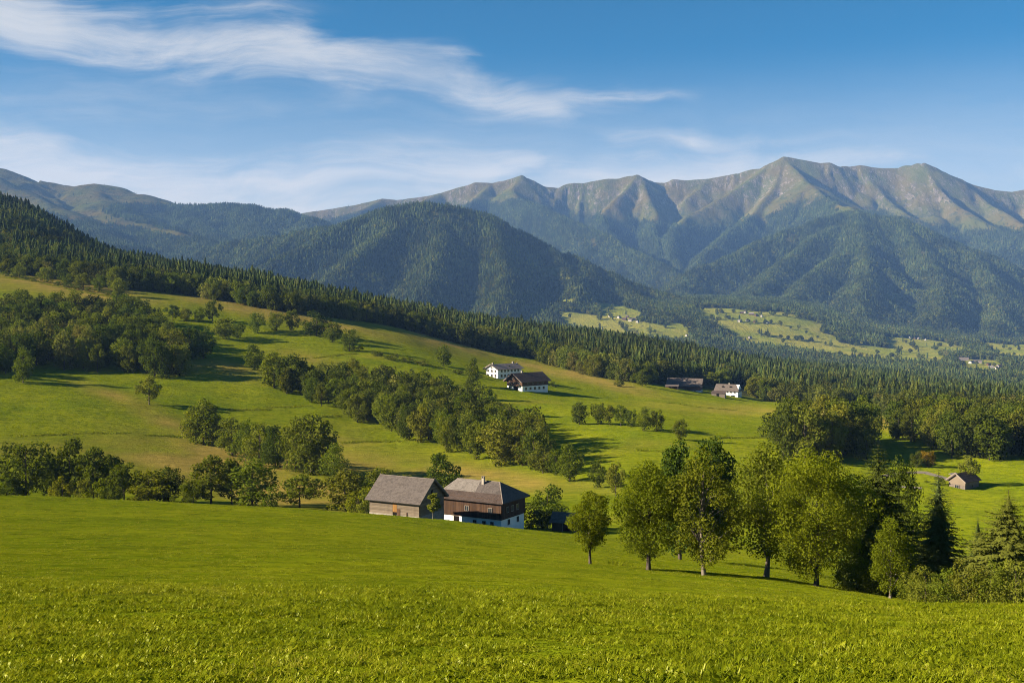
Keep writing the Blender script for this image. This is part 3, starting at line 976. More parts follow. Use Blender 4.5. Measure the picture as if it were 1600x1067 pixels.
def far_spruce(seed, tiers=5, pts=7, wide=.20, low=.10):
    """spruce for woods a mile and more away: ragged stacked skirts"""
    r = np.random.default_rng(seed)
    vs, fs, o = [], [], 0
    for k in range(tiers):
        f = k / tiers
        z1 = low + (0.92 - low) * f
        z0 = min(1.0, z1 + 0.9 / tiers + 0.09)
        R = wide * ((1 - f) ** 0.56 + 0.05)
        a = np.linspace(0, 2 * math.pi, pts, endpoint=False) + r.uniform(0, 6)
        rr = R * r.uniform(0.6, 1.2, pts)
        for i in range(pts):
            j = (i + 1) % pts
            am = (a[i] + a[i] + 2 * math.pi / pts) / 2
            vs += [(0, 0, z0), (rr[i] * math.cos(a[i]), rr[i] * math.sin(a[i]), z1 - 0.03 * r.random()), (R * .62 * math.cos(am), R * .62 * math.sin(am), z1 + .05)]
            fs.append((o, o + 1, o + 2))
            vs += [(0, 0, z0), (R * .62 * math.cos(am), R * .62 * math.sin(am), z1 + .05), (rr[j] * math.cos(a[j]), rr[j] * math.sin(a[j]), z1 - 0.03 * r.random())]
            fs.append((o + 3, o + 4, o + 5))
            o += 6
    return np.array(vs), np.array(fs)


def far_broad(seed, n=60):
    r = np.random.default_rng(seed)
    d = unit(r.normal(size=(n, 3)))
    lump = 0.8 + 0.25 * np.sin(d[:, 0] * 5 + seed) * np.cos(d[:, 2] * 4 + seed * 2)
    c = d * np.array([0.36, 0.36, 0.42]) * (lump * r.uniform(0.7, 1.05, n))[:, None] + np.array([0, 0, 0.54])
    nrm = unit(d + r.normal(size=(n, 3)) * 0.5 + np.array([0, 0, .3]))
    sz = 0.26 * r.uniform(0.7, 1.3, n)
    return leaf_quads(c, nrm, sz, sz * 0.8, r)


# ------------------------------------------------------------------ woods that read as a mass (instances on points, real trees where they stand)
LIB = bpy.data.collections.new('tree_library')     # source meshes, not linked to the scene


def lib_object(name, me):
    o = bpy.data.objects.new(name, me)
    return o


def scatter(name, pts, sources, pick, scale, rot, label, mesh_mat=None, sxy=None):
    """one stuff object: instances of the source objects on points"""
    lib = bpy.data.collections.new(name + '_sources')
    for i, o in enumerate(sources):
        lib.objects.link(o)
    me = bpy.data.meshes.new(name)
    me.vertices.add(len(pts))
    me.vertices.foreach_set('co', np.ascontiguousarray(pts, np.float32).ravel())
    for nm, arr, ty in (('pick', pick, 'INT'), ('rot', rot, 'FLOAT')):
        at_ = me.attributes.new(nm, ty, 'POINT')
        at_.data.foreach_set('value', np.ascontiguousarray(arr, np.int32 if ty == 'INT' else np.float32))
    at_ = me.attributes.new('size', 'FLOAT_VECTOR', 'POINT')
    sx = scale if sxy is None else sxy
    at_.data.foreach_set('vector', np.ascontiguousarray(np.stack([sx, sx, scale], 1), np.float32).ravel())
    o = link(name, me)
    ng = bpy.data.node_groups.new(name, 'GeometryNodeTree')
    ng.interface.new_socket('Geometry', in_out='INPUT', socket_type='NodeSocketGeometry')
    ng.interface.new_socket('Geometry', in_out='OUTPUT', socket_type='NodeSocketGeometry')
    N, Lk = ng.nodes, ng.links
    gi, go = N.new('NodeGroupInput'), N.new('NodeGroupOutput')
    ci = N.new('GeometryNodeCollectionInfo')
    ci.inputs['Collection'].default_value = lib
    ci.inputs['Separate Children'].default_value = True
    ci.inputs['Reset Children'].default_value = True
    ip = N.new('GeometryNodeInstanceOnPoints')
    ip.inputs['Pick Instance'].default_value = True

    def attr(nm, ty):
        a = N.new('GeometryNodeInputNamedAttribute')
        a.data_type = ty
        a.inputs[0].default_value = nm
        return a.outputs[0]
    cx = N.new('ShaderNodeCombineXYZ')
    Lk.new(attr('rot', 'FLOAT'), cx.inputs[2])
    Lk.new(gi.outputs[0], ip.inputs['Points'])
    Lk.new(ci.outputs[0], ip.inputs['Instance'])
    Lk.new(attr('pick', 'INT'), ip.inputs['Instance Index'])
    Lk.new(cx.outputs[0], ip.inputs['Rotation'])
    Lk.new(attr('size', 'FLOAT_VECTOR'), ip.inputs['Scale'])
    Lk.new(ip.outputs[0], go.inputs[0])
    md = o.modifiers.new('scatter', 'NODES')
    md.node_group = ng
    tag(o, label, kind='stuff')
    return o


FAR_S = [lib_object('a%d' % i, mesh_from('far_spruce', *far_spruce(300 + i), M_WOOD_NEEDLE)) for i in range(4)] + \
        [lib_object('b%d' % i, mesh_from('far_broad', *far_broad(320 + i), M_WOOD_LEAF)) for i in range(3)]

# what the viewer can see of the far country, with a margin for stepping aside
rate = np.concatenate([np.where(YNg > 6.0, ZN / np.maximum(YNg, 6.0), -9.0), ZF / YFg], 0)
run = np.maximum.accumulate(rate, axis=0)
runF = run[len(YN):]
visF = ((ZF + 55.0) / YFg > runF).astype(float)


def sample_far(y0, y1, spacing, seed):
    r = np.random.default_rng(seed)
    ny = int((y1 - y0) / spacing)
    out = []
    for i in range(ny):
        y = y0 + (i + 0.5) * spacing
        hw = 0.50 * (y + 20)
        n = int(2 * hw / spacing)
        xs = (np.arange(n) + 0.5) / n * 2 * hw - hw + r.uniform(-.5, .5, n) * spacing * 0.95
        out.append(np.stack([xs, y + r.uniform(-.5, .5, n) * spacing * 0.95], 1))
    return np.concatenate(out)


fp = np.concatenate([sample_far(1905, 3000, 9.0, 1), sample_far(3000, 4300, 9.5, 2), sample_far(4300, 6000, 10.0, 3), sample_far(6000, 8000, 11.5, 4), sample_far(8000, 10050, 13.5, 5)])
fz = bil(YF, ZF, fp[:, 0], fp[:, 1])
ff = bil(YF, forestF, fp[:, 0], fp[:, 1])
fv = bil(YF, visF, fp[:, 0], fp[:, 1])
rr_ = rng.random(len(fp))
keep = (fv > 0.05) & ((ff > 0.35 + 0.4 * rr_) | ((ff > 0.02) & (rr_ < 0.25)) | (rr_ < 0.004))
fp, fz = fp[keep], fz[keep]
nF = len(fp)
isb = (rng.random(nF) < np.clip(0.60 - fz / 900.0 + 0.45 * fbm(fp[:, 0] / 300, fp[:, 1] / 300, 3, 401), 0.04, 0.75))
pick = np.where(isb, rng.integers(4, 7, nF), rng.integers(0, 4, nF))
sc = np.where(isb, rng.uniform(11, 19, nF), rng.uniform(15, 27, nF)) * np.interp(fp[:, 1], [2000, 6000, 10000], [1.0, 1.05, 1.1]) * np.interp(fz, [600, 950], [1.0, 0.6])
scatter('forest', np.column_stack([fp, fz - 0.4]), FAR_S, pick, sc, rng.uniform(0, 6.28, nF), 'dense spruce and broadleaf woods on the hills beyond the valley', sxy=sc * rng.uniform(1.0, 1.35, nF))
print('far trees', nF)
# ------------------------------------------------------------------ trees one can tell apart
ONES = ['first', 'second', 'third', 'fourth', 'fifth', 'sixth', 'seventh', 'eighth', 'ninth', 'tenth', 'eleventh', 'twelfth', 'thirteenth', 'fourteenth', 'fifteenth',
        'sixteenth', 'seventeenth', 'eighteenth', 'nineteenth', 'twentieth']


def ordinal(i):
    if i < 20:
        return ONES[i]
    t = {2: 'twenty', 3: 'thirty', 4: 'forty', 5: 'fifty'}[(i + 1) // 10]
    k = (i + 1) % 10
    return (t + '-' + ONES[k - 1]) if k else {3: 'thirtieth', 4: 'fortieth', 5: 'fiftieth'}[(i + 1) // 10]


def pair(name, trunk, crown, leaf_mat, bark=None):
    return (mesh_from(name + '_trunk', trunk[0], trunk[1], bark or M_BARK, True), mesh_from(name + '_crown', crown[0], crown[1], leaf_mat))


GREEN, OLIVE, DARK, YELLOW, PALE = (.108, .128, .012), (.140, .146, .017), (.074, .092, .012), (.155, .162, .010), (.165, .155, .036)
SPR, SPR_D, SPR_L = (.052, .070, .017), (.034, .050, .016), (.084, .098, .020)
CNAME = {GREEN: 'green', OLIVE: 'olive green', DARK: 'dark green', YELLOW: 'yellow green', PALE: 'pale olive', SPR: 'dark', SPR_D: 'blackish green', SPR_L: 'lighter green'}

# variants shared by copies; all one unit high
BV = []
for i, kw in enumerate([dict(clumps=30, wide=.40, bottom=.09), dict(clumps=26, wide=.46, bottom=.06), dict(clumps=34, wide=.36, bottom=.06), dict(clumps=24, wide=.50, bottom=.08),
                        dict(clumps=30, wide=.33, bottom=.08, top_narrow=.35), dict(clumps=28, wide=.42, bottom=.2), dict(clumps=36, wide=.44, bottom=.07), dict(clumps=26, wide=.38, bottom=.1, top_narrow=.3)]):
    BV.append((pair('broadleaf', *broadleaf(500 + i, 2300, .050, limbs=7, sides=5, **kw), M_LEAF), 2 * kw['wide']))
SV = []
for i, kw in enumerate([dict(wide=.20), dict(wide=.17), dict(wide=.23, ragged=.35), dict(wide=.15), dict(wide=.19, ragged=.4)]):
    SV.append((pair('spruce', *(lambda a, b: (a, join([b, (lambda q: (q[0], np.column_stack([q[1], q[1][:, 2]])))(far_spruce(548 + i, 11, 9, kw['wide'] * .8, .04))]))) (*spruce(540 + i, 17, 8, 3, bottom=.04, **kw)), M_NEEDLE), 2 * kw['wide']))
SHV = []
for i in range(4):
    SHV.append((pair('shrub', *broadleaf(560 + i, 900, .085, clumps=16, bottom=.02, wide=.6, limbs=5, sides=4), M_LEAF), 1.2))

TREES = []     # every candidate: dict(kind, x, y, z, h, w, col, c (cluster), label, src)


def put(kind, px, py=None, h=None, w=None, col=GREEN, c=None, label=None, Y=None, src=None, hm=None, wm=None, ymin=150, must=False, rot=None):
    """a tree by the photograph row of its foot (py) or by its distance (Y); sizes in photograph pixels (h, w) or metres (hm, wm)"""
    x, y, z = at(px, Y) if Y else hit(px, py, ymin)
    hm = hm or h / F * y
    wm = wm or (w / F * y if w else hm * .75)
    TREES.append(dict(kind=kind, x=x, y=y, z=z - .02 * hm - 0.05, h=hm, w=wm, col=col, c=c, label=label, src=src, must=must, rot=rot))


def wood(kind, poly, spacing, hr, cols, c, seed, wr=(.6, .85), ymax=1200):
    """fill a patch of ground, outlined by its corners on the ground, with trees"""
    pts = np.array([hit(a, b, 205)[:2] for a, b in poly])
    r = np.random.default_rng(seed)
    x0, y0 = pts.min(0)
    x1, y1 = pts.max(0)
    ny, nx = int((y1 - y0) / spacing) + 2, int((x1 - x0) / spacing) + 2
    gx, gy = np.meshgrid(np.arange(nx) * spacing + x0, np.arange(ny) * spacing + y0)
    gx = gx + (np.arange(ny) % 2)[:, None] * spacing * .5
    gx = (gx + r.uniform(-.32, .32, gx.shape) * spacing).ravel()
    gy = (gy + r.uniform(-.32, .32, gy.shape) * spacing).ravel()
    m = inpoly(gx, gy, pts)
    for x, y in zip(gx[m], gy[m]):
        z = float(ground(np.array([x]), np.array([y]))[0])
        h = r.uniform(*hr)
        TREES.append(dict(kind=kind, x=x, y=y, z=z - .03 * h, h=h, w=h * r.uniform(*wr), col=cols[r.integers(len(cols))], c=c, label=None, src=None, must=False, rot=None))


# the wood left of the meadows, the wooded band down the middle, the two clumps on the right
wood('broadleaf_tree', [(-90, 592), (0, 586), (60, 572), (150, 582), (230, 592), (296, 592), (285, 566), (255, 552), (248, 515), (190, 500), (100, 500), (0, 497), (-90, 500)], 9.5, (12, 19),
     [GREEN, OLIVE, OLIVE, DARK, GREEN, DARK], 'wood', 31)
for px, py in [(100, 578), (75, 560), (55, 566), (128, 570), (140, 575), (30, 575)]:
    put('broadleaf_tree', px, py, 62 + px % 9, 34, PALE, 'wood')
wood('broadleaf_tree', [(432, 614), (480, 603), (540, 600), (600, 606), (660, 616), (720, 632), (770, 655), (820, 676), (846, 705), (852, 744), (790, 731), (720, 715), (660, 697), (600, 675), (545, 653), (500, 635)],
     7.8, (9.5, 14.5), [GREEN, OLIVE, GREEN, DARK, OLIVE], 'band', 32)
wood('broadleaf_tree', [(1218, 722), (1300, 724), (1368, 720), (1362, 692), (1290, 684), (1225, 694)], 8.5, (15, 19.5), [OLIVE, GREEN, DARK], 'clump_a', 33)
wood('broadleaf_tree', [(1398, 692), (1440, 694), (1462, 716), (1540, 721), (1700, 722), (1700, 694), (1560, 676), (1480, 670), (1400, 668)], 9.0, (12, 17), [OLIVE, GREEN, DARK, GREEN], 'clump_b', 34)
wood('broadleaf_tree', [(1560, 655), (1700, 655), (1700, 642), (1560, 642)], 11, (11, 15), [OLIVE, GREEN], 'clump_b', 36)

# trees in the hollow just behind the brow of the near meadow (their feet are hidden)
for px, top, w, Y, col, kind in [(10, 745, 50, 228, GREEN, 0), (40, 694, 74, 232, DARK, 0), (78, 722, 44, 236, GREEN, 0), (108, 688, 50, 238, DARK, 0), (146, 703, 56, 232, DARK, 0), (174, 718, 46, 240, DARK, 0), (194, 727, 44, 228, GREEN, 0),
                                 (232, 737, 52, 226, YELLOW, 0), (264, 733, 42, 232, DARK, 0), (302, 752, 30, 226, GREEN, 0), (330, 716, 62, 230, OLIVE, 0), (362, 720, 44, 236, GREEN, 0), (394, 722, 56, 228, GREEN, 0),
                                 (468, 746, 56, 226, GREEN, 0), (539, 737, 54, 222, OLIVE, 4), (568, 752, 34, 232, GREEN, 0), (598, 734, 60, 262, OLIVE, 0), (690, 711, 46, 258, DARK, 0), (856, 759, 44, 214, GREEN, 0)]:
    zt = -(top - HY) / F * Y
    zb = at(px, Y)[2]
    put('broadleaf_tree', px, Y=Y, hm=(zt - zb) + .6, wm=1.3 * w / F * Y, col=col, c='hollow', must=True, src=('B', 4) if kind == 4 else None)
for px, Y, h, col in [(98, 224, 3.4, YELLOW), (130, 222, 2.8, OLIVE), (154, 220, 3.2, YELLOW), (176, 220, 2.2, OLIVE), (286, 218, 2.6, GREEN), (420, 218, 3.0, GREEN), (560, 214, 3.6, YELLOW), (572, 209, 2.4, OLIVE), (830, 212, 3.4, DARK)]:
    put('shrub', px, Y=Y, hm=h + 1.6, wm=h * 1.6, col=col, c='shrubs_hollow', must=True)

# hedgerow on the slope behind them
for px, py, top, w, col, v in [(300, 690, 640, 34, OLIVE, 2), (318, 694, 622, 40, GREEN, 4), (338, 696, 650, 30, OLIVE, 2), (362, 712, 652, 44, OLIVE, None), (384, 722, 655, 38, GREEN, None), (405, 728, 660, 46, OLIVE, None), (430, 732, 664, 38, DARK, None),
                               (462, 736, 652, 40, GREEN, 4), (486, 742, 646, 56, OLIVE, 2), (500, 742, 676, 40, DARK, None), (522, 752, 692, 42, GREEN, None)]:
    put('broadleaf_tree', px, py, py - top, w * 1.25, col, 'slope', must=True, src=('B', v) if v is not None else None)
put('broadleaf_tree', 233, 632, 45, 41, OLIVE, None, 'lone round tree standing free on the open meadow with a long shadow', must=True, src=('B', 5))
# hedgerow trees and single trees on the upper meadows
for px, py, h, w, col in [(36, 598, 56, 34, GREEN), (275, 562, 50, 38, OLIVE), (296, 562, 52, 40, DARK), (318, 560, 48, 36, GREEN), (270, 500, 24, 24, DARK), (290, 502, 22, 22, OLIVE), (311, 503, 24, 20, GREEN), (332, 503, 34, 26, DARK),
                          (352, 530, 34, 40, OLIVE), (372, 528, 24, 24, GREEN), (402, 520, 32, 28, GREEN), (432, 517, 30, 28, OLIVE), (456, 517, 34, 28, GREEN), (494, 525, 40, 42, DARK), (519, 535, 32, 30, GREEN), (546, 549, 36, 28, GREEN),
                          (397, 578, 40, 34, GREEN), (428, 606, 58, 44, YELLOW), (456, 612, 60, 52, DARK), (693, 572, 34, 26, GREEN), (738, 602, 44, 24, GREEN), (737, 622, 34, 26, DARK)]:
    put('broadleaf_tree', px, py, h, w, col, 'upper', must=True)
# row of small trees across the middle meadow
for px, py, h, w, col in [(905, 663, 36, 26, DARK), (934, 663, 34, 28, GREEN), (953, 664, 32, 24, OLIVE), (970, 666, 34, 26, GREEN), (986, 667, 28, 22, DARK), (1006, 673, 38, 32, GREEN), (1026, 674, 34, 26, DARK), (1063, 687, 33, 28, GREEN)]:
    put('broadleaf_tree', px, py, h, w, col, 'row', must=True)
# trees below the middle meadow
for px, py, top, w, col in [(890, 752, 694, 46, GREEN), (934, 762, 718, 32, DARK), (962, 776, 722, 34, OLIVE), (868, 742, 700, 30, GREEN)]:
    put('broadleaf_tree', px, py, py - top, w, col, 'below', must=True)
# about the farms
for px, py, h, w, col in [(1186, 622, 34, 30, GREEN), (1112, 603, 22, 24, OLIVE), (1004, 603, 28, 24, GREEN), (1222, 628, 30, 24, OLIVE), (1208, 626, 26, 22, DARK), (968, 604, 9, 16, DARK)]:
    put('broadleaf_tree', px, py, h, w, col, 'farm', must=True)
put('broadleaf_tree', 1449, 729, 26, 28, (.20, .13, .012), None, 'small orange yellow tree at the end of the gravel track', must=True)
put('broadleaf_tree', 1513, 757, 46, 34, OLIVE, None, 'olive green tree standing before the grey hut on the right', must=True, ymin=220)
put('broadleaf_tree', 1432, 730, 26, 22, DARK, None, 'small dark tree left of the orange yellow tree by the track', must=True)
for px, py, h, w, col in [(560, 548, 8, 20, DARK), (590, 556, 9, 22, DARK), (612, 562, 10, 24, GREEN), (636, 566, 8, 22, DARK), (660, 571, 9, 22, OLIVE), (716, 584, 8, 20, DARK), (745, 590, 8, 18, GREEN),
                          (865, 604, 8, 14, DARK), (1464, 757, 12, 30, GREEN), (1386, 742, 14, 26, DARK)]:
    put('shrub', px, py, h, w, col, 'shrubs_upper', must=True)
for px, py in [(8, 431), (24, 434), (40, 437), (56, 440), (92, 446), (108, 449), (118, 452), (140, 456), (168, 461), (182, 464), (196, 468), (208, 472)]:
    put('shrub', px, py, 7 + px % 4, 17, [DARK, GREEN][px % 3 > 0], 'shrubs_rim', must=True)
for px, py, h, w in [(30, 434, 22, 22), (74, 441, 24, 28), (130, 452, 26, 28), (155, 456, 28, 22), (186, 464, 30, 24), (12, 428, 24, 22), (105, 447, 20, 18)]:
    put('broadleaf_tree', px, py, h, w, [OLIVE, GREEN][px % 2], 'rim', must=True)

# ---- the forest beyond the meadows
r5 = np.random.default_rng(55)
fpts = []
for y in np.arange(560, 1900, 5.7):
    hw = 0.56 * (y + 20)
    n = int(2 * hw / 5.7)
    xs = (np.arange(n) + .5) / n * 2 * hw - hw + r5.uniform(-2.6, 2.6, n)
    fpts.append(np.stack([xs, y + r5.uniform(-2.6, 2.6, n)], 1))
fpts = np.concatenate(fpts)
fz = ground(fpts[:, 0], fpts[:, 1])
fpx, fpy = to_px(fpts[:, 0], fpts[:, 1], fz)
ff = bil(YN, forestN, fpts[:, 0], fpts[:, 1])
visN = ((ZN + 32.0) / np.maximum(YNg, 8) > run[:len(YN)]).astype(float)
fv = bil(YN, visN, fpts[:, 0], fpts[:, 1])
e = fpts[:, 1] - edge_y(fpx)
farm = np.zeros(len(fpts), bool)
for a, b, rx, ry in [(787, 588, 30, 16), (823, 606, 34, 14), (1062, 608, 62, 12), (1145, 616, 36, 12)]:
    farm |= ((fpx - a) / rx) ** 2 + ((fpy - b) / ry) ** 2 < 1
k = (ff > .3) & (fv > .05) & ~farm & (r5.random(len(fpts)) > .06)
fpts, fz, fpx, fpy, e = fpts[k], fz[k], fpx[k], fpy[k], e[k]
patch = fbm(fpts[:, 0] / 70, fpts[:, 1] / 70, 3, 91)
pb = np.clip(np.interp(e, [0, 10, 26, 60, 140], [.95, .90, .66, .42, .36]) + .75 * np.clip(patch - .12, 0, 1) + .25 * (fpx > 1230) * np.clip(patch + .2, 0, 1), 0, .97)
pb = np.where((fpx > 862) & (fpx < 985) & (e < 55), .97, pb)
isb = r5.random(len(fpts)) < pb
fh = np.where(isb, r5.uniform(9.5, 16.5, len(fpts)), r5.uniform(10, 21, len(fpts)))
fh *= np.where(~isb & (r5.random(len(fpts)) < .22), .62, 1.0) * np.where(isb, 1, 1 + .42 * fbm(fpts[:, 0] / 34, fpts[:, 1] / 34, 2, 93))
fh = np.where((fpx > 862) & (fpx < 985) & (e < 55), r5.uniform(11, 17, len(fpts)), fh)
SECT = [(-400, 70, 'above top left meadow'), (70, 190, 'above round hedge trees at upper left'), (190, 300, 'above bright upper meadow strip'), (300, 420, 'above brown upper meadow'),
        (420, 520, 'above hedgerow of upper meadow'), (520, 600, 'over far end of upper meadow'), (600, 660, 'left of little glade'), (660, 720, 'below little glade'),
        (720, 790, 'behind white farmhouse'), (790, 870, 'behind brown farmhouse'), (870, 950, 'right of two upper farmhouses'), (950, 1030, 'left of long brown barn'),
        (1030, 1110, 'behind long brown barn'), (1110, 1175, 'behind white cottage'), (1175, 1240, 'right of white cottage'), (1240, 1330, 'over left clump at right'),
        (1330, 1420, 'between the two right clumps'), (1420, 1510, 'above the right clump'), (1510, 2200, 'at far right')]
for i in range(len(fpts)):
    pale = (862 < fpx[i] < 985) and e[i] < 40
    if isb[i]:
        col = [PALE, PALE, OLIVE][i % 3] if pale else [GREEN, OLIVE, GREEN, DARK, OLIVE][i % 5]
    else:
        col = [SPR, SPR_D, SPR, SPR_L][i % 4]
    TREES.append(dict(kind='broadleaf_tree' if isb[i] else 'spruce_tree', x=fpts[i, 0], y=fpts[i, 1], z=fz[i] - .4, h=fh[i], w=fh[i] * (r5.uniform(.6, .9) if isb[i] else r5.uniform(.33, .54)),
                      col=col, c='forest', label=None, src=None, must=False, rot=None))

# ---- how much of each tree shows, nearest first
TX = np.array([t['x'] for t in TREES])
TY = np.array([t['y'] for t in TREES])
TZ = np.array([t['z'] for t in TREES])
TH = np.array([t['h'] for t in TREES])
TW = np.array([t['w'] for t in TREES])
tpx = CX + F * TX / TY
tbot = HY - F * TZ / TY
ttop = HY - F * (TZ + TH) / TY
tw = TW * F / TY
order = np.argsort(TY)
horizon = np.full(3000, 2000.0)     # highest row already covered, per column (offset 700)
show = np.zeros(len(TREES))
for i in order:
    a, b = int(tpx[i] - tw[i] * .32) + 700, int(tpx[i] + tw[i] * .32) + 701
    a, b = max(a, 0), min(b, 2999)
    if b <= a:
        continue
    seg = horizon[a:b]
    vis = np.clip(np.minimum(seg, tbot[i]) - ttop[i], 0, None)
    show[i] = vis.sum() * (1 if -5 < tpx[i] < 1605 else 0)
    horizon[a:b] = np.minimum(seg, ttop[i] + (tbot[i] - ttop[i]) * .12)
LIMIT = {'broadleaf_tree': 276, 'spruce_tree': 280, 'shrub': 300}
chosen = np.zeros(len(TREES), bool)
kinds = np.array([t['kind'] for t in TREES])
must = np.array([t['must'] for t in TREES])
for kd, lim in LIMIT.items():
    idx = np.where((kinds == kd))[0]
    sc_ = show[idx] + 1e6 * must[idx]
    top = idx[np.argsort(-sc_)][:lim]
    chosen[top[(show[top] > 2.0) | must[top]]] = True
print('trees', len(TREES), 'single', chosen.sum(), {kd: int((chosen & (kinds == kd)).sum()) for kd in LIMIT})

# the rest of the woods, as one mass each
rest = np.where(~chosen)[0]
rest = rest[(TY[rest] < 1900)]
LITE = [lib_object('a%d' % i, mesh_from('spruce_mass', *far_spruce(580 + i, 10, 9, .5, .03), M_WOOD_NEEDLE)) for i in range(4)] + \
       [lib_object('b%d' % i, mesh_from('broad_mass', *(lambda t: join([t[0], t[1]]))(broadleaf(600 + i, 800, .085, clumps=24, bottom=.06, wide=.5, limbs=3, sides=4)), M_WOOD_LEAF)) for i in range(5)]
sb = kinds[rest] != 'spruce_tree'
scatter('woodland', np.column_stack([TX, TY, TZ])[rest], LITE, np.where(sb, r5.integers(4, 9, len(rest)), r5.integers(0, 4, len(rest))), TH[rest], r5.uniform(0, 6.28, len(rest)),
        'dark spruce forest with broadleaf trees mixed in, beyond the meadows', sxy=TW[rest])


# ---- build the single ones
def add_tree(kind, meshes, wide, t, label, group):
    root = bpy.data.objects.new(kind, None)
    COL.objects.link(root)
    root.empty_display_size = .5
    root.location = (t['x'], t['y'], t['z'])
    root.rotation_euler = (0, 0, t['rot'] if t['rot'] is not None else random.uniform(0, 6.28))
    root.scale = (t['w'] / wide, t['w'] / wide, t['h'])
    tr = link('trunk', meshes[0], root)
    cr = link('crown', meshes[1], root)
    j = random.uniform(.82, 1.18)
    c = t['col']
    cr.color = (c[0] * j * random.uniform(.92, 1.1), c[1] * j, c[2] * j, 1)
    tag(root, label, kind.replace('_tree', ' tree') if kind != 'shrub' else 'shrub', group)
    return root


random.seed(11)
PHRASE = {'wood': ('in the wood left of the meadows', 'trees of the left wood'), 'band': ('in the wooded band down the middle', 'trees of the wooded band'), 'clump_a': ('in the clump behind the big maple', 'trees of the right clump'),
          'clump_b': ('in the clump above the right meadow', 'trees of the far right clump'), 'hollow': ('in the hollow behind the near meadow', 'trees in the hollow'), 'slope': ('in the hedgerow on the middle slope', 'trees of the slope hedgerow'),
          'upper': ('among the hedge trees of the upper meadows', 'hedge trees of the upper meadows'), 'row': ('in the row across the middle meadow', 'row of small trees in the middle meadow'),
          'below': ('at the lower edge of the middle meadow', 'trees below the middle meadow'), 'farm': ('about the long barn and cottage', 'trees about the right farm'), 'rim': ('in the hedge above the top left meadow', 'hedge trees at upper left'),
          'shrubs_hollow': ('along the brow of the near meadow', 'shrubs along the brow'), 'shrubs_upper': ('along the field banks', 'shrubs on the field banks'), 'shrubs_rim': ('in the hedge under the forest at upper left', 'hedge shrubs at upper left')}
WHAT = {'broadleaf_tree': 'broadleaf tree', 'spruce_tree': 'spruce', 'shrub': 'shrub'}
groups = {}
for i in np.where(chosen)[0]:
    t = TREES[i]
    c = t['c']
    if c == 'forest':
        for a, b, ph in SECT:
            if a <= tpx[i] < b:
                c = ('forest', t['kind'], ph)
                break
    elif c in ('wood', 'band'):
        mid = {'wood': 548, 'band': 672}[c]
        c = (c, 'front' if tbot[i] > mid - (40 if c == 'band' and tpx[i] < 600 else 0) else 'back')
    groups.setdefault(c if t['label'] is None else ('own', i), []).append(i)
for c, ids in groups.items():
    ids.sort(key=lambda i: tpx[i])
    hs = np.array([TREES[i]['h'] for i in ids])
    for n, i in enumerate(ids):
        t = TREES[i]
        kd = t['kind']
        if c[0] == 'own':
            label, grp = t['label'], None
        else:
            size = 'tall ' if t['h'] > hs.mean() * 1.15 else ('small ' if t['h'] < hs.mean() * .87 else '')
            cn = CNAME.get(t['col'], 'green')
            if c[0] == 'forest':
                label = '%s%s %s, %s from left, forest edge %s' % (size, cn, WHAT[kd].replace('broadleaf ', 'round '), ordinal(n), c[2])
                grp = 'spruces of the forest' if kd == 'spruce_tree' else 'broadleaf trees along the forest edge'
            elif c[0] in ('wood', 'band') and isinstance(c, tuple):
                p, grp = PHRASE[c[0]]
                label = '%s%s tree, %s from left, %s of %s' % (size, cn, ordinal(n), c[1], p.replace('in the ', 'the '))
            else:
                p, grp = PHRASE[c]
                label = '%s%s %s, %s from left %s' % (size, cn, WHAT[kd], ordinal(n), p)
        if t['src']:
            mv, wd = {'B': BV}[t['src'][0]][t['src'][1]]
        else:
            mv, wd = random.choice({'broadleaf_tree': BV, 'spruce_tree': SV, 'shrub': SHV}[kd])
        add_tree(kd, mv, wd, t, label, grp)
# ------------------------------------------------------------------ the trees along the near meadow, each its own shape
def own_tree(kind, px, Y, top, w, col, label, data, wide, bark=None, py=None, needle=False):
    if py is not None:
        x, Y, z = hit(px, py, 40)
    else:
        x, Y, z = at(px, Y)
    h = -(top - HY) / F * Y - z
    ms = pair(kind, data[0], data[1], M_NEEDLE if needle else M_LEAF, bark)
    return add_tree(kind, ms, 2 * wide, dict(x=x, y=Y, z=z - .01 * h, h=h, w=w / F * Y, col=col, rot=0.0), label, 'trees along the foot of the near meadow')


def body(d, seed, wide):
    """the dense inner boughs of a conifer under its outer sprays"""
    v, f = far_spruce(seed + 40, 22, 13, wide * .72, .05)
    v[:, :2] *= (np.clip(1 - v[:, 2], 0, 1) ** .55)[:, None]
    v[:, 2] *= .95
    return d[0], join([d[1], (v, np.column_stack([f, f[:, 2]]))])


own_tree('broadleaf_tree', 922, 84, 769, 62, (.122, .150, .008), 'slim young yellow green tree, leftmost of the near meadow row', broadleaf(701, 8200, .024, clumps=34, bottom=.22, wide=.26, limbs=16, top_narrow=.25), .26)
own_tree('broadleaf_tree', 1013, 84, 721, 112, (.118, .130, .008), 'leafy round tree with short bare trunk, second in the near meadow row', broadleaf(702, 17000, .0182, clumps=38, bottom=.16, wide=.31, limbs=22, csize=1.1), .31)
own_tree('broadleaf_tree', 1100, 82, 704, 126, (.112, .130, .011), 'tall thinly leaved tree with bare inner branches, third in the near meadow row', broadleaf(703, 9000, .0185, clumps=42, bottom=.13, wide=.29, limbs=40, inner=.5, csize=.85), .29, M_BARK_PALE)
own_tree('broadleaf_tree', 1197, 88, 692, 102, (.120, .134, .014), 'tall airy birch-like tree with pale trunk left of the big maple', broadleaf(704, 9200, .0185, clumps=44, bottom=.2, wide=.22, limbs=30, top_narrow=.25, inner=.4), .22, M_BARK_PALE)
own_tree('broadleaf_tree', 1275, 82, 703, 162, (.122, .138, .008), 'big broad maple with dense round crown and thick trunk', broadleaf(705, 30000, .0152, clumps=60, bottom=.13, wide=.385, limbs=30, csize=1.0), .385)
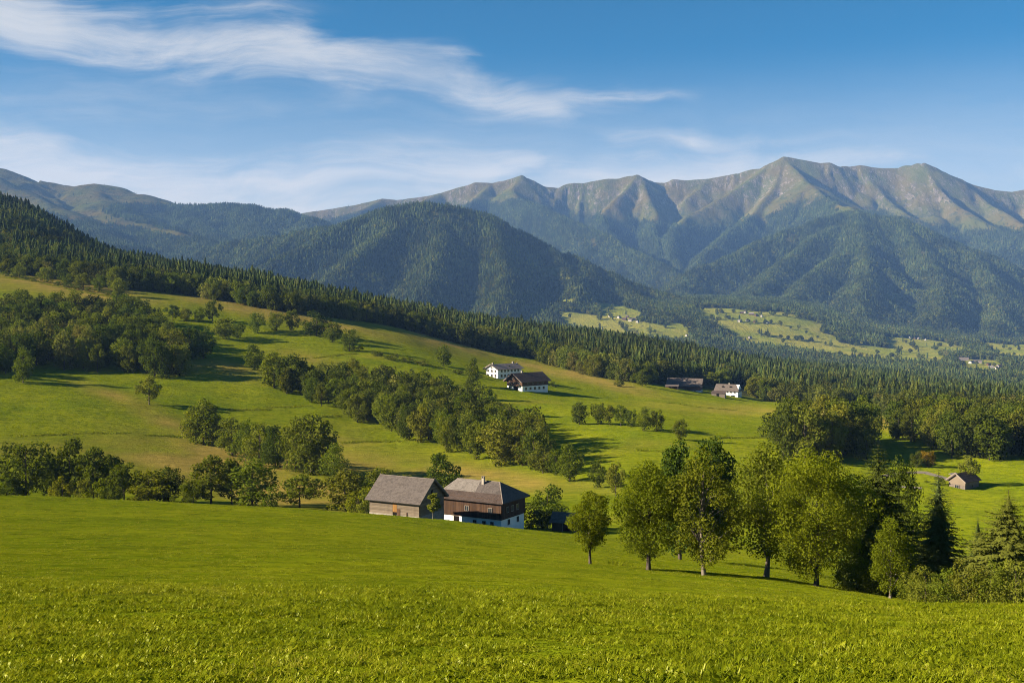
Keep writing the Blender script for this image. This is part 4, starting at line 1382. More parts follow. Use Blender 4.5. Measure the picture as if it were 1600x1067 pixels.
own_tree('broadleaf_tree', 1391, 76, 806, 66, (.135, .152, .009), 'young maple with thin pale trunk before the dark conifers', broadleaf(706, 7000, .0235, clumps=34, bottom=.14, wide=.30, limbs=18, top_narrow=.4), .30, M_BARK_PALE)
own_tree('broadleaf_tree', 1062, 128, 690, 84, (0.051, 0.081, 0.011), 'dark tree standing behind the second tree of the near row', broadleaf(707, 6000, .030, clumps=44, bottom=.10, wide=.27, limbs=16), .27)
own_tree('broadleaf_tree', 1112, 132, 686, 84, (0.049, 0.076, 0.011), 'dark tree showing over the thinly leaved third tree', broadleaf(708, 6000, .030, clumps=44, bottom=.10, wide=.27, limbs=16), .27)
own_tree('broadleaf_tree', 1338, 96, 742, 92, (0.073, 0.103, 0.012), 'leafy tree squeezed between the big maple and the dark larch', broadleaf(709, 8000, .026, clumps=50, bottom=.08, wide=.32, limbs=16), .32)
own_tree('spruce_tree', 1372, 92, 688, 118, (.072, .088, .016), 'tall ragged dark larch right of the big maple', body(spruce_fine(721, 56, 13, 30, wide=.26, bottom=.04, ragged=.28, prof=.62, droop=.55), 721, .26), .26, needle=True)
own_tree('spruce_tree', 1466, 84, 727, 118, (.056, .080, .022), 'dense dark blue green spruce with pointed top, tallest before the right meadow', body(spruce_fine(722, 60, 14, 26, wide=.24, bottom=.04, ragged=.14, prof=.92, droop=.6), 722, .24), .24, needle=True)
own_tree('spruce_tree', 1528, 80, 800, 92, (.060, .080, .018), 'slender young spruce left of the large spruce at the edge', body(spruce_fine(723, 44, 11, 22, wide=.24, bottom=.04, ragged=.22, prof=1.0, droop=.35), 723, .24), .24, needle=True)
own_tree('spruce_tree', 1576, 74, 756, 190, (.080, .090, .014), 'large spruce with drooping boughs at the right edge of the photo', body(spruce_fine(724, 58, 14, 32, wide=.32, bottom=.03, ragged=.2, prof=.92, droop=.5), 724, .32), .32, needle=True)
own_tree('spruce_tree', 1668, 78, 775, 110, (.080, .090, .014), 'spruce just beyond the right edge beside the large one', body(spruce_fine(725, 34, 11, 26, wide=.28, bottom=.03, ragged=.3, prof=.85, droop=.45), 725, .28), .28, needle=True)
own_tree('spruce_tree', 1552, 82, 806, 90, (.072, .084, .014), 'shorter spruce between the slender one and the large edge spruce', body(spruce_fine(726, 46, 12, 28, wide=.30, bottom=.03, ragged=.2, prof=.95, droop=.5), 726, .30), .30, needle=True)
own_tree('broadleaf_tree', 1404, 108, 716, 60, (.070, .086, .012), 'dark leafy tree filling the gap between the larch and the dark spruce', broadleaf(711, 8000, .024, clumps=46, bottom=.06, wide=.30, limbs=14), .30)
SB = [pair('shrub', *broadleaf(730 + i, 2600, .050, clumps=30, bottom=.0, wide=.62, limbs=9, sides=4), M_LEAF) for i in range(3)]
BUSH = [(1432, 72, 900, 56, GREEN, 'green bush left of the dark spruce foot'), (1446, 70, 884, 70, OLIVE, 'olive bush below the dark blue green spruce'), (1482, 69, 886, 66, GREEN, 'bush between the dark spruce and the slender spruce'),
        (1512, 68, 878, 74, OLIVE, 'leafy bush at the foot of the slender spruce'), (1548, 67, 876, 72, GREEN, 'dense bush before the large edge spruce'), (1586, 66, 872, 84, OLIVE, 'wide bush at the right edge of the photo'),
        (1330, 84, 868, 60, GREEN, 'low shrub in the shade right of the big maple trunk'), (1362, 82, 872, 54, DARK, 'dark shrub behind the young maple')]
for n, (px, Y, top, w, col, label) in enumerate(BUSH):
    x, Y, z = at(px, Y)
    h = -(top - HY) / F * Y - z
    add_tree('shrub', SB[n % 3], 1.24, dict(x=x, y=Y, z=z - .1, h=h, w=w / F * Y, col=col, rot=n * 1.3), label, 'bushes at the right of the near meadow')
x, y, z = hit(658, 815, 150)
add_tree('broadleaf_tree', pair('broadleaf', *broadleaf(741, 1100, .075, clumps=18, bottom=.3, wide=.25, limbs=9, sides=5), M_LEAF, M_BARK_PALE), .5,
         dict(x=x + .2, y=185.2, z=at(658, 185.2)[2] - .1, h=4.2, w=2.4, col=(.125, .135, .018), rot=0), 'little young fruit tree before the gable corner of the grey barn', None)

# ------------------------------------------------------------------ farm buildings
def mat_wood(name, c0, c1, scale=(1, 1, 1), bump=.3):
    m, g = new_mat(name)
    tco = g.n('ShaderNodeTexCoord')
    geo = g.n('ShaderNodeNewGeometry')
    oi = g.n('ShaderNodeObjectInfo')
    n = g.noise(g.scalevec(tco.outputs['Object'], scale), 1.0, 6, .7)
    n2 = g.noise(tco.outputs['Object'], .6, 4, .6)
    f = g.math('ADD', g.math('MULTIPLY', n, .6), g.math('MULTIPLY', g.math('ADD', geo.outputs['Random Per Island'], oi.outputs['Random']), .25))
    col = g.mix(g.maprange(f, .25, .75), c0, c1)
    col = g.mix(g.math('MULTIPLY', g.maprange(n2, .5, .75), .35), col, [v * .6 for v in c0])
    b = g.n('ShaderNodeBump', ins={'Strength': bump, 'Distance': .03, 'Height': n})
    p = g.n('ShaderNodeBsdfPrincipled', ins={'Base Color': col, 'Roughness': .85, 'Specular IOR Level': .2, 'Normal': b.outputs[0]})
    return finish(m, g, p.outputs[0])


M_BARN = mat_wood('weathered_boards', (.085, .064, .047), (.185, .145, .105), (.5, 9, 9))
M_BROWN = mat_wood('brown_boards', (.036, .019, .011), (.090, .048, .027), (7, 7, .5))
M_SHINGLE = mat_wood('grey_shingles', (.050, .041, .038), (.115, .096, .087), (3, 3, 3))
M_SHING_L = mat_wood('pale_patched_shingles', (.075, .063, .056), (.20, .175, .155), (2, 2, 2))
M_SHING_D = mat_wood('dark_brown_shingles', (.036, .025, .021), (.080, .057, .048), (3, 3, 3))
M_TILE = mat_wood('faded_tiles', (.14, .115, .11), (.22, .19, .18), (2, 2, 2))
M_REDT = mat_wood('brown_red_tiles', (.075, .058, .050), (.140, .112, .097), (2, 2, 2))
M_PLASTER = mat_wood('white_plaster', (.62, .60, .57), (.80, .79, .76), (1.2, 1.2, 1.2), .1)
M_STONE = mat_wood('stone_footing', (.16, .135, .11), (.34, .30, .25), (2, 2, 3))
M_TRIM = mat_wood('trim_boards', (.09, .072, .06), (.19, .155, .13), (3, 3, 3))
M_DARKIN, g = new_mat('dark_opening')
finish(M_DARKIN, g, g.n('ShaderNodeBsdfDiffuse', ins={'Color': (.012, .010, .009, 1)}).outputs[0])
M_PANE, g = new_mat('window_pane')
finish(M_PANE, g, g.n('ShaderNodeBsdfPrincipled', ins={'Base Color': (.02, .025, .03, 1), 'Roughness': .12}).outputs[0])
M_FRAME, g = new_mat('window_frame')
finish(M_FRAME, g, g.n('ShaderNodeBsdfPrincipled', ins={'Base Color': (.20, .165, .13, 1), 'Roughness': .6}).outputs[0])
M_DOOR = mat_wood('door_boards', (.16, .075, .02), (.27, .14, .04), (6, 6, .6))


class Shape:
    """collects boxes and polygons into one mesh"""
    def __init__(self):
        self.v, self.f3, self.f4, self.f5 = [], [], [], []

    def box(self, x0, x1, y0, y1, z0, z1):
        o = len(self.v)
        self.v += [(x0, y0, z0), (x1, y0, z0), (x1, y1, z0), (x0, y1, z0), (x0, y0, z1), (x1, y0, z1), (x1, y1, z1), (x0, y1, z1)]
        self.f4 += [(o, o + 3, o + 2, o + 1), (o + 4, o + 5, o + 6, o + 7), (o, o + 1, o + 5, o + 4), (o + 1, o + 2, o + 6, o + 5), (o + 2, o + 3, o + 7, o + 6), (o + 3, o, o + 4, o + 7)]
        return self

    def quadslab(self, p, th):
        """four corners, thickened downwards along the normal"""
        p = [np.array(q, float) for q in p]
        n = np.cross(p[1] - p[0], p[3] - p[0])
        n = n / np.linalg.norm(n) * th
        o = len(self.v)
        self.v += [tuple(q) for q in p] + [tuple(q - n) for q in p]
        self.f4 += [(o, o + 1, o + 2, o + 3), (o + 7, o + 6, o + 5, o + 4)] + [(o + i, o + i + 4, o + (i + 1) % 4 + 4, o + (i + 1) % 4) for i in range(4)]
        return self

    def prism(self, prof, x0, x1):
        """profile in (y, z), run along x"""
        n = len(prof)
        o = len(self.v)
        self.v += [(x0, y, z) for y, z in prof] + [(x1, y, z) for y, z in prof]
        for i in range(n):
            j = (i + 1) % n
            self.f4.append((o + i, o + j, o + n + j, o + n + i))
        for k in range(1, n - 1):
            self.f3.append((o, o + k + 1, o + k))
            self.f3.append((o + n, o + n + k, o + n + k + 1))
        return self

    def poly(self, pts):
        o = len(self.v)
        self.v += [tuple(q) for q in pts]
        if len(pts) == 4:
            self.f4.append((o, o + 1, o + 2, o + 3))
        else:
            self.f3.append((o, o + 1, o + 2))
        return self

    def build(self, name, mat, parent, loc=(0, 0, 0), smooth=False):
        me = mesh_from(name, np.array(self.v), [f for f in (np.array(self.f3), np.array(self.f4)) if len(f)], mat, smooth)
        return link(name, me, parent, loc)


def shingles(a, b, c, d, course, width, mat, parent, seed, name='shingles', lift=.02, ok=None):
    """overlapping shingle courses on a roof plane: a-b along the eave, d-c along the ridge"""
    r = np.random.default_rng(seed)
    a, b, c, d = [np.array(q, float) for q in (a, b, c, d)]
    n = np.cross(b - a, d - a)
    n /= np.linalg.norm(n)
    if n[2] < 0:
        n = -n
    rows = max(2, int(np.linalg.norm(d - a) / course))
    s = Shape()
    for k in range(rows):
        t0, t1 = k / rows, (k + 1.35) / rows
        t1 = min(t1, 1.0)
        e0, e1 = a + (d - a) * t0, b + (c - b) * t0
        g0, g1 = a + (d - a) * t1, b + (c - b) * t1
        m = max(1, int(np.linalg.norm(e1 - e0) / width))
        for i in range(m):
            u0, u1 = (i + .04 * r.random()) / m, (i + .97) / m
            slip = r.uniform(-.12, .12) / rows
            j = lift + r.uniform(.008, .035)
            p0 = e0 + (e1 - e0) * u0 + (a - d) * (0.10 / rows + slip) * .5
            p1 = e0 + (e1 - e0) * u1 + (a - d) * (0.10 / rows + slip) * .5
            q0, q1 = g0 + (g1 - g0) * u0, g0 + (g1 - g0) * u1
            P0, P1 = p0 + n * j, p1 + n * j
            s.poly([P0, P1, q1 + n * lift * .4, q0 + n * lift * .4])
            s.poly([p0, p1, P1, P0])
    o = s.build(name, mat, parent)
    o['kind'] = 'stuff'
    return o


def root_at(name, x, y, z, rz, label, cat, group=None):
    o = bpy.data.objects.new(name, None)
    COL.objects.link(o)
    o.location = (x, y, z)
    o.rotation_euler = (0, 0, rz)
    return tag(o, label, cat, group)


WIN = {}


def window(parent, face, u, z, w, h, L, W, frame=True):
    """a window on the front (-y), right (+x), left (-x) wall: frame with sill, two panes set in it"""
    key = (w, h)
    if key not in WIN:
        s = Shape()
        t = .07
        s.box(-w / 2 - t, w / 2 + t, -.06, .02, h, h + t).box(-w / 2 - t, w / 2 + t, -.10, .02, -t, 0).box(-w / 2 - t, -w / 2, -.06, .02, .002, h - .002).box(w / 2, w / 2 + t, -.06, .02, .002, h - .002)
        s.box(-.025, .025, -.05, .02, .002, h - .002)
        WIN[key] = (mesh_from('window', np.array(s.v), np.array(s.f4), M_FRAME), mesh_from('pane', np.array(Shape().box(-w / 2, -.03, -.02, .01, .004, h - .004).box(.03, w / 2, -.02, .01, .004, h - .004).v),
                    np.array(Shape().box(0, 1, 0, 1, 0, 1).box(0, 1, 0, 1, 0, 1).f4), M_PANE))
    wf, wp = WIN[key]
    o = link('window', wf, parent)
    if face == 'f':
        o.location, rz = (u, -W / 2 - .03, z), 0
    elif face == 'r':
        o.location, rz = (L / 2 + .03, u, z), math.pi / 2
    else:
        o.location, rz = (-L / 2 - .03, u, z), -math.pi / 2
    o.rotation_euler = (0, 0, rz)
    p = link('pane', wp, o)
    return o


def centre(px, py, a, L, W, corner, Y=None):
    """ground point and centre of a building from the photograph position of one of its lower corners"""
    x, y, z = hit(px, py, 150) if Y is None else at(px, Y)
    lx, ly = corner[0] * L / 2, corner[1] * W / 2
    c, s = math.cos(a), math.sin(a)
    return x - (c * lx - s * ly), y - (s * lx + c * ly), z


def roof_gable(parent, L, W, eave, ridge, oh, og, mat, th=.14, name='roof'):
    s = Shape()
    k = (ridge - eave) / (W / 2)
    ez = eave - k * oh
    x0, x1 = -L / 2 - og, L / 2 + og
    s.quadslab([(x0, -W / 2 - oh, ez + th), (x1, -W / 2 - oh, ez + th), (x1, -.004, ridge + th), (x0, -.004, ridge + th)], th)
    s.quadslab([(x1, W / 2 + oh, ez + th), (x0, W / 2 + oh, ez + th), (x0, .004, ridge + th), (x1, .004, ridge + th)], th)
    return s.build(name, mat, parent), (x0, x1, -W / 2 - oh, ez + th, ridge + th)


# ---- grey barn in front
A_B = math.radians(-28)
L, W, EV, RG = 10.3, 8.0, 3.15, 6.3
bx, by, bz = centre(655, 812, A_B, L, W, (1, -1), Y=188)
bz = -36.35
barn = root_at('barn', bx, by, bz, A_B, 'weathered grey wooden barn with shingle roof beside the dark farmhouse', 'barn')
s = Shape().prism([(-W / 2, .45), (-W / 2, EV), (0, RG), (W / 2, EV), (W / 2, .45)], -L / 2, L / 2)
s.build('wall', M_BARN, barn)
Shape().box(-L / 2 - .05, L / 2 + .05, -W / 2 - .05, W / 2 + .05, -2.5, .45).build('footing', M_STONE, barn)
nb = 11
hb = (EV - .47) / nb
pl_l = mesh_from('plank', np.array(Shape().box(-4.1, 4.1, -.035, 0, .012, hb - .012).v), np.array(Shape().box(0, 1, 0, 1, 0, 1).f4), M_BARN)
pl_s = mesh_from('plank', np.array(Shape().box(-.93, .93, -.035, 0, .012, hb - .012).v), np.array(Shape().box(0, 1, 0, 1, 0, 1).f4), M_BARN)
XD = .15                  # door bay, between the two board fields
for k in range(nb):
    z = .46 + k * hb
    for x0, x1 in ((-L / 2, XD - .45), (XD + .45, L / 2)):
        o = link('plank', pl_l, barn, ((x0 + x1) / 2, -W / 2 - .004 - random.uniform(0, .02), z))
        o.scale = ((x1 - x0) / 8.2, 1, 1)
ng_ = 22
for k in range(ng_):        # gable boards on the right end
    z = .46 + k * (RG - .5) / ng_
    hh = (RG - .5) / ng_
    half = W / 2 if z + hh < EV else (RG - z - hh) / (RG - EV) * W / 2
    if half < .25:
        continue
    o = link('plank', pl_s, barn, (L / 2 + .004 + random.uniform(0, .02), 0, z))
    o.rotation_euler = (0, 0, math.pi / 2)
    o.scale = (half / .93 * .995, 1, hh / hb)
dr = Shape().box(XD - .42, XD + .42, -W / 2 - .06, -W / 2 - .01, .9, 2.55).build('door', M_DOOR, barn)
Shape().box(XD - .40, XD + .40, -W / 2 - .07, -W / 2 - .02, .12, .88).build('hatch', M_DARKIN, barn)
Shape().box(XD + .55, XD + 1.1, -W / 2 - .12, -W / 2 - .05, .30, 1.5).build('shutter', M_BROWN, barn)
Shape().box(2.6, 2.72, -W / 2 - .16, -W / 2 - .06, -.1, 1.0).build('post', M_BROWN, barn)
Shape().box(L / 2 + .03, L / 2 + .07, -.25, .25, 3.9, 4.5).build('gable_hatch', M_DARKIN, barn)
rf, (x0, x1, ey, ez, rz_) = roof_gable(barn, L, W, EV, RG, .75, .55, M_SHINGLE)
shingles((x0, ey, ez), (x1, ey, ez), (x1, 0, rz_), (x0, 0, rz_), .30, .26, M_SHINGLE, rf, 1)
shingles((x1, -ey, ez), (x0, -ey, ez), (x0, 0, rz_), (x1, 0, rz_), .30, .26, M_SHINGLE, rf, 2)
Shape().box(x0, x1, -.13, .13, rz_ - .02, rz_ + .06).build('ridge_board', M_TRIM, rf)
for xx in (x0 - .03, x1 + .0):
    for sg in (-1, 1):
        Shape().quadslab([(xx, sg * -ey * -1 * 1, ez + .03), (xx + .04, sg * ey * 1, ez + .03), (xx + .04, 0, rz_ + .03), (xx, 0, rz_ + .03)] if False else
                         [(xx, sg * abs(ey), ez + .02), (xx + .05, sg * abs(ey), ez + .02), (xx + .05, sg * .01, rz_ + .02), (xx, sg * .01, rz_ + .02)], .24).build('bargeboard', M_TRIM, rf)

# ---- dark farmhouse behind it
A_H = math.radians(-30)
L, W, EV, RG = 13.6, 8.4, 5.15, 7.55
hx, hy, hz = centre(783, 826, A_H, L, W, (1, -1), Y=198)
hz = -(824 - HY) / F * 198 - .3
house = root_at('farmhouse', hx, hy, hz, A_H, 'dark wooden farmhouse with white ground floor and patched hip roof beside the grey barn', 'farmhouse')
Shape().box(-L / 2, L / 2, -W / 2, W / 2, -2.5, 1.6).build('ground_floor', M_PLASTER, house)
up = Shape().box(-L / 2 - .12, L / 2 + .12, -W / 2 - .12, W / 2 + .12, 1.604, EV + .1).build('upper_floor', M_BROWN, house)
s = Shape()
for k in range(64):
    xa = -L / 2 - .12 + k * (L + .24) / 64
    s.box(xa + .01, xa + (L + .24) / 64 - .01, -W / 2 - .16 - random.uniform(0, .02), -W / 2 - .115, 1.62, EV - .02)
for k in range(40):
    ya = -W / 2 - .12 + k * (W + .24) / 40
    s.box(L / 2 + .115, L / 2 + .16 + random.uniform(0, .02), ya + .01, ya + (W + .24) / 40 - .01, 1.62, EV - .02)
s.build('boarding', M_BROWN, up)['kind'] = 'stuff'
oh = .85
kx = (RG - EV) / (W / 2)
ez = EV - kx * oh + .1
HL = 3.0                  # run of the hipped end
c = [(-L / 2 - oh, -W / 2 - oh, ez), (L / 2 + oh, -W / 2 - oh, ez), (L / 2 + oh, W / 2 + oh, ez), (-L / 2 - oh, W / 2 + oh, ez), (-L / 2 + HL * .5, 0, RG + .1), (L / 2 + oh - HL - .6, 0, RG + .1)]
s = Shape()
s.poly([c[0], c[1], c[5], c[4]]).poly([c[2], c[3], c[4], c[5]]).poly([c[1], c[2], c[5]]).poly([c[3], c[0], c[4]])
dn = [(p[0] * .995, p[1] * .995, p[2] - .16) for p in c]
s.poly([dn[1], dn[0], dn[3], dn[2]])
for i in range(4):
    j = (i + 1) % 4
    s.poly([c[i], dn[i], dn[j], c[j]])
hr = s.build('roof', M_SHING_D, house)


def lerp(a, b, t):
    return tuple(a[i] + (b[i] - a[i]) * t for i in range(3))


# front slope: dark lower third and right part browner, pale patched field on the upper left
lo0, lo1 = c[0], c[1]
mi0, mi1 = lerp(c[0], c[4], .42), lerp(c[1], c[5], .42)
shingles(lo0, lo1, mi1, mi0, .30, .28, M_SHING_D, hr, 3)
q = .56
shingles(mi0, lerp(mi0, mi1, q), lerp(c[4], c[5], q), c[4], .30, .28, M_SHING_L, hr, 4)
shingles(lerp(mi0, mi1, q), mi1, c[5], lerp(c[4], c[5], q), .30, .28, M_SHINGLE, hr, 5)
shingles(c[1], c[2], lerp(c[2], c[5], .97), lerp(c[1], c[5], .97), .30, .28, M_SHINGLE, hr, 6)
shingles(c[2], c[3], c[4], c[5], .34, .34, M_SHINGLE, hr, 7)
for a, b in ((c[1], c[5]), (c[4], c[5]), (c[2], c[5])):
    v, f = tube([np.array(a) + [0, 0, .05], np.array(b) + [0, 0, .05]], [.09, .09], 6)
    link('ridge_board', mesh_from('ridge_board', v, f, M_TRIM), hr)
ch = Shape().box(-.22, .22, -.22, .22, -1.3, .75).build('chimney', M_STONE, hr, (.9, -.75, RG))
Shape().box(-.28, .28, -.28, .28, .752, .82).build('chimney_cap', M_TRIM, hr, (.9, -.75, RG))
for sg in (-1, 1):
    Shape().box(sg * .17 - .05, sg * .17 + .05, -.2, .2, .822, 1.02).build('cap_stone', M_STONE, hr, (.9, -.75, RG))
Shape().box(-.28, .28, -.28, .28, 1.024, 1.09).build('chimney_lid', M_TRIM, hr, (.9, -.75, RG))
for u in (-1.5, 1.8):
    window(house, 'r', u, .45, .62, .85, L, W)
for u, ww in ((-.5, .8), (1.4, .8), (-2.2, .7)):
    window(up, 'r', u, 2.75, ww, .95, L + .3, W)
for u in (-.4, 4.6):
    window(up, 'f', u, 2.75, .75, .85, L, W + .36)
for u in (1.2, 3.2, 4.9):
    window(house, 'f', u, .6, .6, .5, L, W)
Shape().box(-3.4, -2.2, -W / 2 - .05, -W / 2 + .02, -.8, 1.5).build('door', M_DARKIN, house)

# ---- open shed to the right of it
A_S = math.radians(-18)
sx, sy, sz = at(884, 208)
shed = root_at('shed', sx, sy, sz, A_S, 'small open brown shed among trees right of the dark farmhouse', 'shed')
L, W = 4.4, 3.6
Shape().box(-L / 2, L / 2, W / 2 - .15, W / 2, -1, 2.5).box(-L / 2, -L / 2 + .15, -W / 2, W / 2 - .152, -1, 2.3).box(L / 2 - .15, L / 2, -W / 2, W / 2 - .152, -1, 2.3).box(-L / 2 + .152, -.3, -W / 2, -W / 2 + .1, -1, 2.0).build('wall', M_BROWN, shed)
for xx in (-.2, L / 2 - .2):
    Shape().box(xx, xx + .14, -W / 2 - .16, -W / 2 - .02, -1, 2.2).build('post', M_TRIM, shed)
rf, (x0, x1, ey, ez, rz_) = roof_gable(shed, L, W, 2.2, 3.5, .5, .4, M_REDT)
shingles((x0, ey, ez), (x1, ey, ez), (x1, 0, rz_), (x0, 0, rz_), .3, .3, M_REDT, rf, 9)


# ---- the farms up the slope
def farm(name, label, cat, px, py, a, L, W, EV, RG, corner, wall_lo, wall_up, zsplit, roof, fw, gw, oh=.9, og=.8, chim=(), group=None, right_end=False, hip=0.0):
    a = math.radians(a)
    x, y, z = centre(px, py, a, L, W, corner)
    o = root_at(name, x, y, z, a, label, cat, group)
    Shape().box(-L / 2, L / 2, -W / 2, W / 2, -3.0, zsplit).build('ground_floor', wall_lo, o)
    e = .10 if wall_up is not wall_lo else .0
    Shape().prism([(-W / 2 - e, zsplit + .004), (-W / 2 - e, EV), (0, RG - .02), (W / 2 + e, EV), (W / 2 + e, zsplit + .004)], -L / 2 - e, L / 2 + e).build('upper_floor', wall_up, o)
    if hip:
        k = (RG - EV) / (W / 2)
        ez = EV - k * oh + .1
        xr = L / 2 + og
        c = [(-xr, -W / 2 - oh, ez), (xr, -W / 2 - oh, ez), (xr, W / 2 + oh, ez), (-xr, W / 2 + oh, ez), (-xr + .2, 0, RG + .1), (xr - hip, 0, RG + .1)]
        s = Shape()
        s.poly([c[0], c[1], c[5], c[4]]).poly([c[2], c[3], c[4], c[5]]).poly([c[1], c[2], c[5]]).poly([c[3], c[0], c[4]])
        for i in range(4):
            j = (i + 1) % 4
            s.poly([c[i], (c[i][0], c[i][1], c[i][2] - .25), (c[j][0], c[j][1], c[j][2] - .25), c[j]])
        rf = s.build('roof', roof, o)
        x0, x1, ey, ez, rz_ = -xr, xr, -W / 2 - oh, ez, RG + .1
        shingles(c[0], c[1], c[5], c[4], .7, .9, roof, rf, int(px))
    else:
        rf, (x0, x1, ey, ez, rz_) = roof_gable(o, L, W, EV, RG, oh, og, roof, .22)
        shingles((x0, ey, ez), (x1, ey, ez), (x1, 0, rz_), (x0, 0, rz_), .7, .9, roof, rf, int(px))
        for xx in ((x0 - .06), (x1 + .01)):
            for sg in (-1, 1):
                Shape().quadslab([(xx, sg * abs(ey), ez + .02), (xx + .05, sg * abs(ey), ez + .02), (xx + .05, sg * .01, rz_ + .02), (xx, sg * .01, rz_ + .02)], .35).build('bargeboard', M_TRIM, rf)
    for cx_, cy_ in chim:
        b = Shape().box(-.4, .4, -.4, .4, -2.0, 1.0).build('chimney', M_STONE, rf, (cx_, cy_, RG))
        Shape().box(-.5, .5, -.5, .5, 1.002, 1.15).build('chimney_cap', M_TRIM, rf, (cx_, cy_, RG))
    for u, zz, ww, hh in fw:
        window(o, 'f', u, zz, ww, hh, L, W + .25)
    for u, zz, ww, hh in gw:
        window(o, 'r' if right_end else 'l', u, zz, ww, hh, L + .25, W)
    return o, rf


wh, rf = farm('farmhouse', 'white two storey farmhouse with grey roof, sunlit gable, behind the brown one', 'farmhouse', 778, 592, 45, 18.5, 9.5, 5.3, 7.6, (-1, -1), M_PLASTER, M_PLASTER, 3.0, M_TILE,
              [(-6.5 + 2.6 * k, zz, 1.1, 1.3) for k in range(6) for zz in (.9, 3.6)], [(-2.8, 1.0, 1.1, 1.3), (0, 1.0, 1.1, 1.3), (2.8, 1.0, 1.1, 1.3), (-2.8, 3.6, 1.1, 1.2), (0, 3.6, 1.1, 1.2), (2.8, 3.6, 1.1, 1.2), (0, 5.6, .8, .8)],
              1.0, 1.1, chim=((-8.6, 0), (7.4, .4)))
Shape().box(-.5, .5, -.35, .35, -.3, .3).build('roof_window', M_PANE, rf, (1.5, -2.6, 6.6))
bh, rf = farm('farmhouse', 'brown timber farmhouse on white ground floor, nearer of the two on the slope', 'farmhouse', 816, 612, 42, 18.0, 11.5, 5.4, 9.0, (-1, -1), M_PLASTER, M_BROWN, 2.7, M_SHING_D,
              [(-6.5 + 3.1 * k, .8, 1.2, 1.2) for k in range(5)] + [(-5 + 3.4 * k, 3.6, 1.0, 1.0) for k in range(4)], [(-3.5, 3.4, 1.2, 1.2), (0, 3.4, 1.2, 1.2), (3.5, 3.4, 1.2, 1.2), (-1.6, 6.2, 1.1, 1.2), (1.6, 6.2, 1.1, 1.2), (3.6, .7, 1.1, 1.2)],
              1.3, 1.6, chim=((-3.5, .5),))
Shape().box(-10.4, -9.1, -4.4, 4.4, 2.75, 2.95).box(-10.4, -10.3, -4.4, 4.4, 2.952, 3.8).build('balcony', M_BROWN, bh)
Shape().box(-9.3, -9.05, -2.4, .4, -.5, 2.4).build('barn_door', M_DARKIN, bh)
lb, rf = farm('barn', 'long brown barn with grey brown roof on the slope left of the white cottage', 'barn', 1094, 613, -17, 22.5, 12.5, 4.6, 9.0, (1, -1), M_PLASTER, M_BROWN, 1.2, M_REDT,
              [(-2.0 + 3.2 * k, .15, 1.1, .8) for k in range(4)], [(-2.5, .2, 1.2, .8), (2.0, .2, 1.2, .8)], 1.2, 1.2, right_end=True)
wc, rf = farm('cottage', 'white cottage with brown half hipped roof right of the long brown barn', 'cottage', 1153, 621, -25, 16.5, 11.5, 5.0, 8.8, (1, -1), M_PLASTER, M_PLASTER, 2.6, M_REDT,
              [(-2.0 + 2.6 * k, 3.2, 1.1, 1.2) for k in range(4)] + [(4.6, .5, 2.4, .9)], [(-3.0, 3.3, 1.1, 1.3), (.5, 3.3, 1.1, 1.3), (-3.0, .6, 1.6, 1.0)], .9, .9, chim=((.5, .3),), right_end=True, hip=3.6)
for u in (-3.2, 2.2):
    Shape().box(-.6, .6, -.5, .5, -.4, .5).build('dormer', M_DARKIN, rf, (u, -3.0, 7.2))
ax, ay, az = hit(1123, 619, 300)
an = root_at('shed', ax, ay, az, math.radians(-20), 'low grey lean-to before the white cottage', 'shed')
Shape().box(-4.5, 4.5, -2.2, 2.2, -2.5, 2.2).build('wall', M_TRIM, an)
Shape().quadslab([(-4.9, -2.7, 2.25), (4.9, -2.7, 2.25), (4.9, 2.6, 3.6), (-4.9, 2.6, 3.6)], .18).build('roof', M_SHING_D, an)
Shape().box(-1.2, .6, -2.26, -2.21, -.2, 1.8).build('door', M_DARKIN, an)
ax, ay, az = hit(1049, 606, 300)
an = root_at('shed', ax, ay - 4, az - .3, math.radians(-17), 'brown open lean-to along the front of the long barn', 'shed')
Shape().box(-4.2, 4.2, -.1, .1, -2, 2.0).build('wall', M_BROWN, an)
Shape().quadslab([(-4.6, -2.4, 1.9), (4.6, -2.4, 1.9), (4.6, .4, 2.8), (-4.6, .4, 2.8)], .12).build('roof', M_REDT, an)
for xx in (-4.2, 0, 4.0):
    Shape().box(xx, xx + .2, -2.2, -2.0, -2, 1.95).build('post', M_TRIM, an)

# hut and track on the right
hx, hy, hz = hit(1521, 763, 220)
hut, rf = farm('hut', 'small grey wooden hut with dark roof standing in the right meadow', 'hut', 1508, 765, 38, 7.5, 5.0, 2.4, 4.3, (-1, -1), M_TRIM, M_BARN, 1.2, M_SHING_D, [(0, .4, .9, .7)], [(0, .2, 1.2, .9)], .6, .6)
ax, ay, az = hit(1495, 752, 220)
an = root_at('woodshed', ax, ay, az, math.radians(38), 'low lean-to with pinkish roof beside the grey hut', 'shed')
Shape().box(-1.6, 1.6, -1.2, 1.2, -1.5, 1.6).build('wall', M_STONE, an)
Shape().quadslab([(-2.0, -1.6, 1.65), (2.0, -1.6, 1.65), (2.0, 1.6, 2.4), (-2.0, 1.6, 2.4)], .12).build('roof', M_TILE, an)
bx_, by_, bz_ = hit(1531, 654, 420)
bb, rf = farm('farm_building', 'low building with pinkish roof showing between trees at far right', 'building', 1531, 655, -10, 9.0, 7.0, 3.0, 5.0, (0, -1), M_PLASTER, M_PLASTER, 1.5, M_TILE, [(-2, .8, 1, 1), (1, .8, 1, 1)], [], .6, .5)


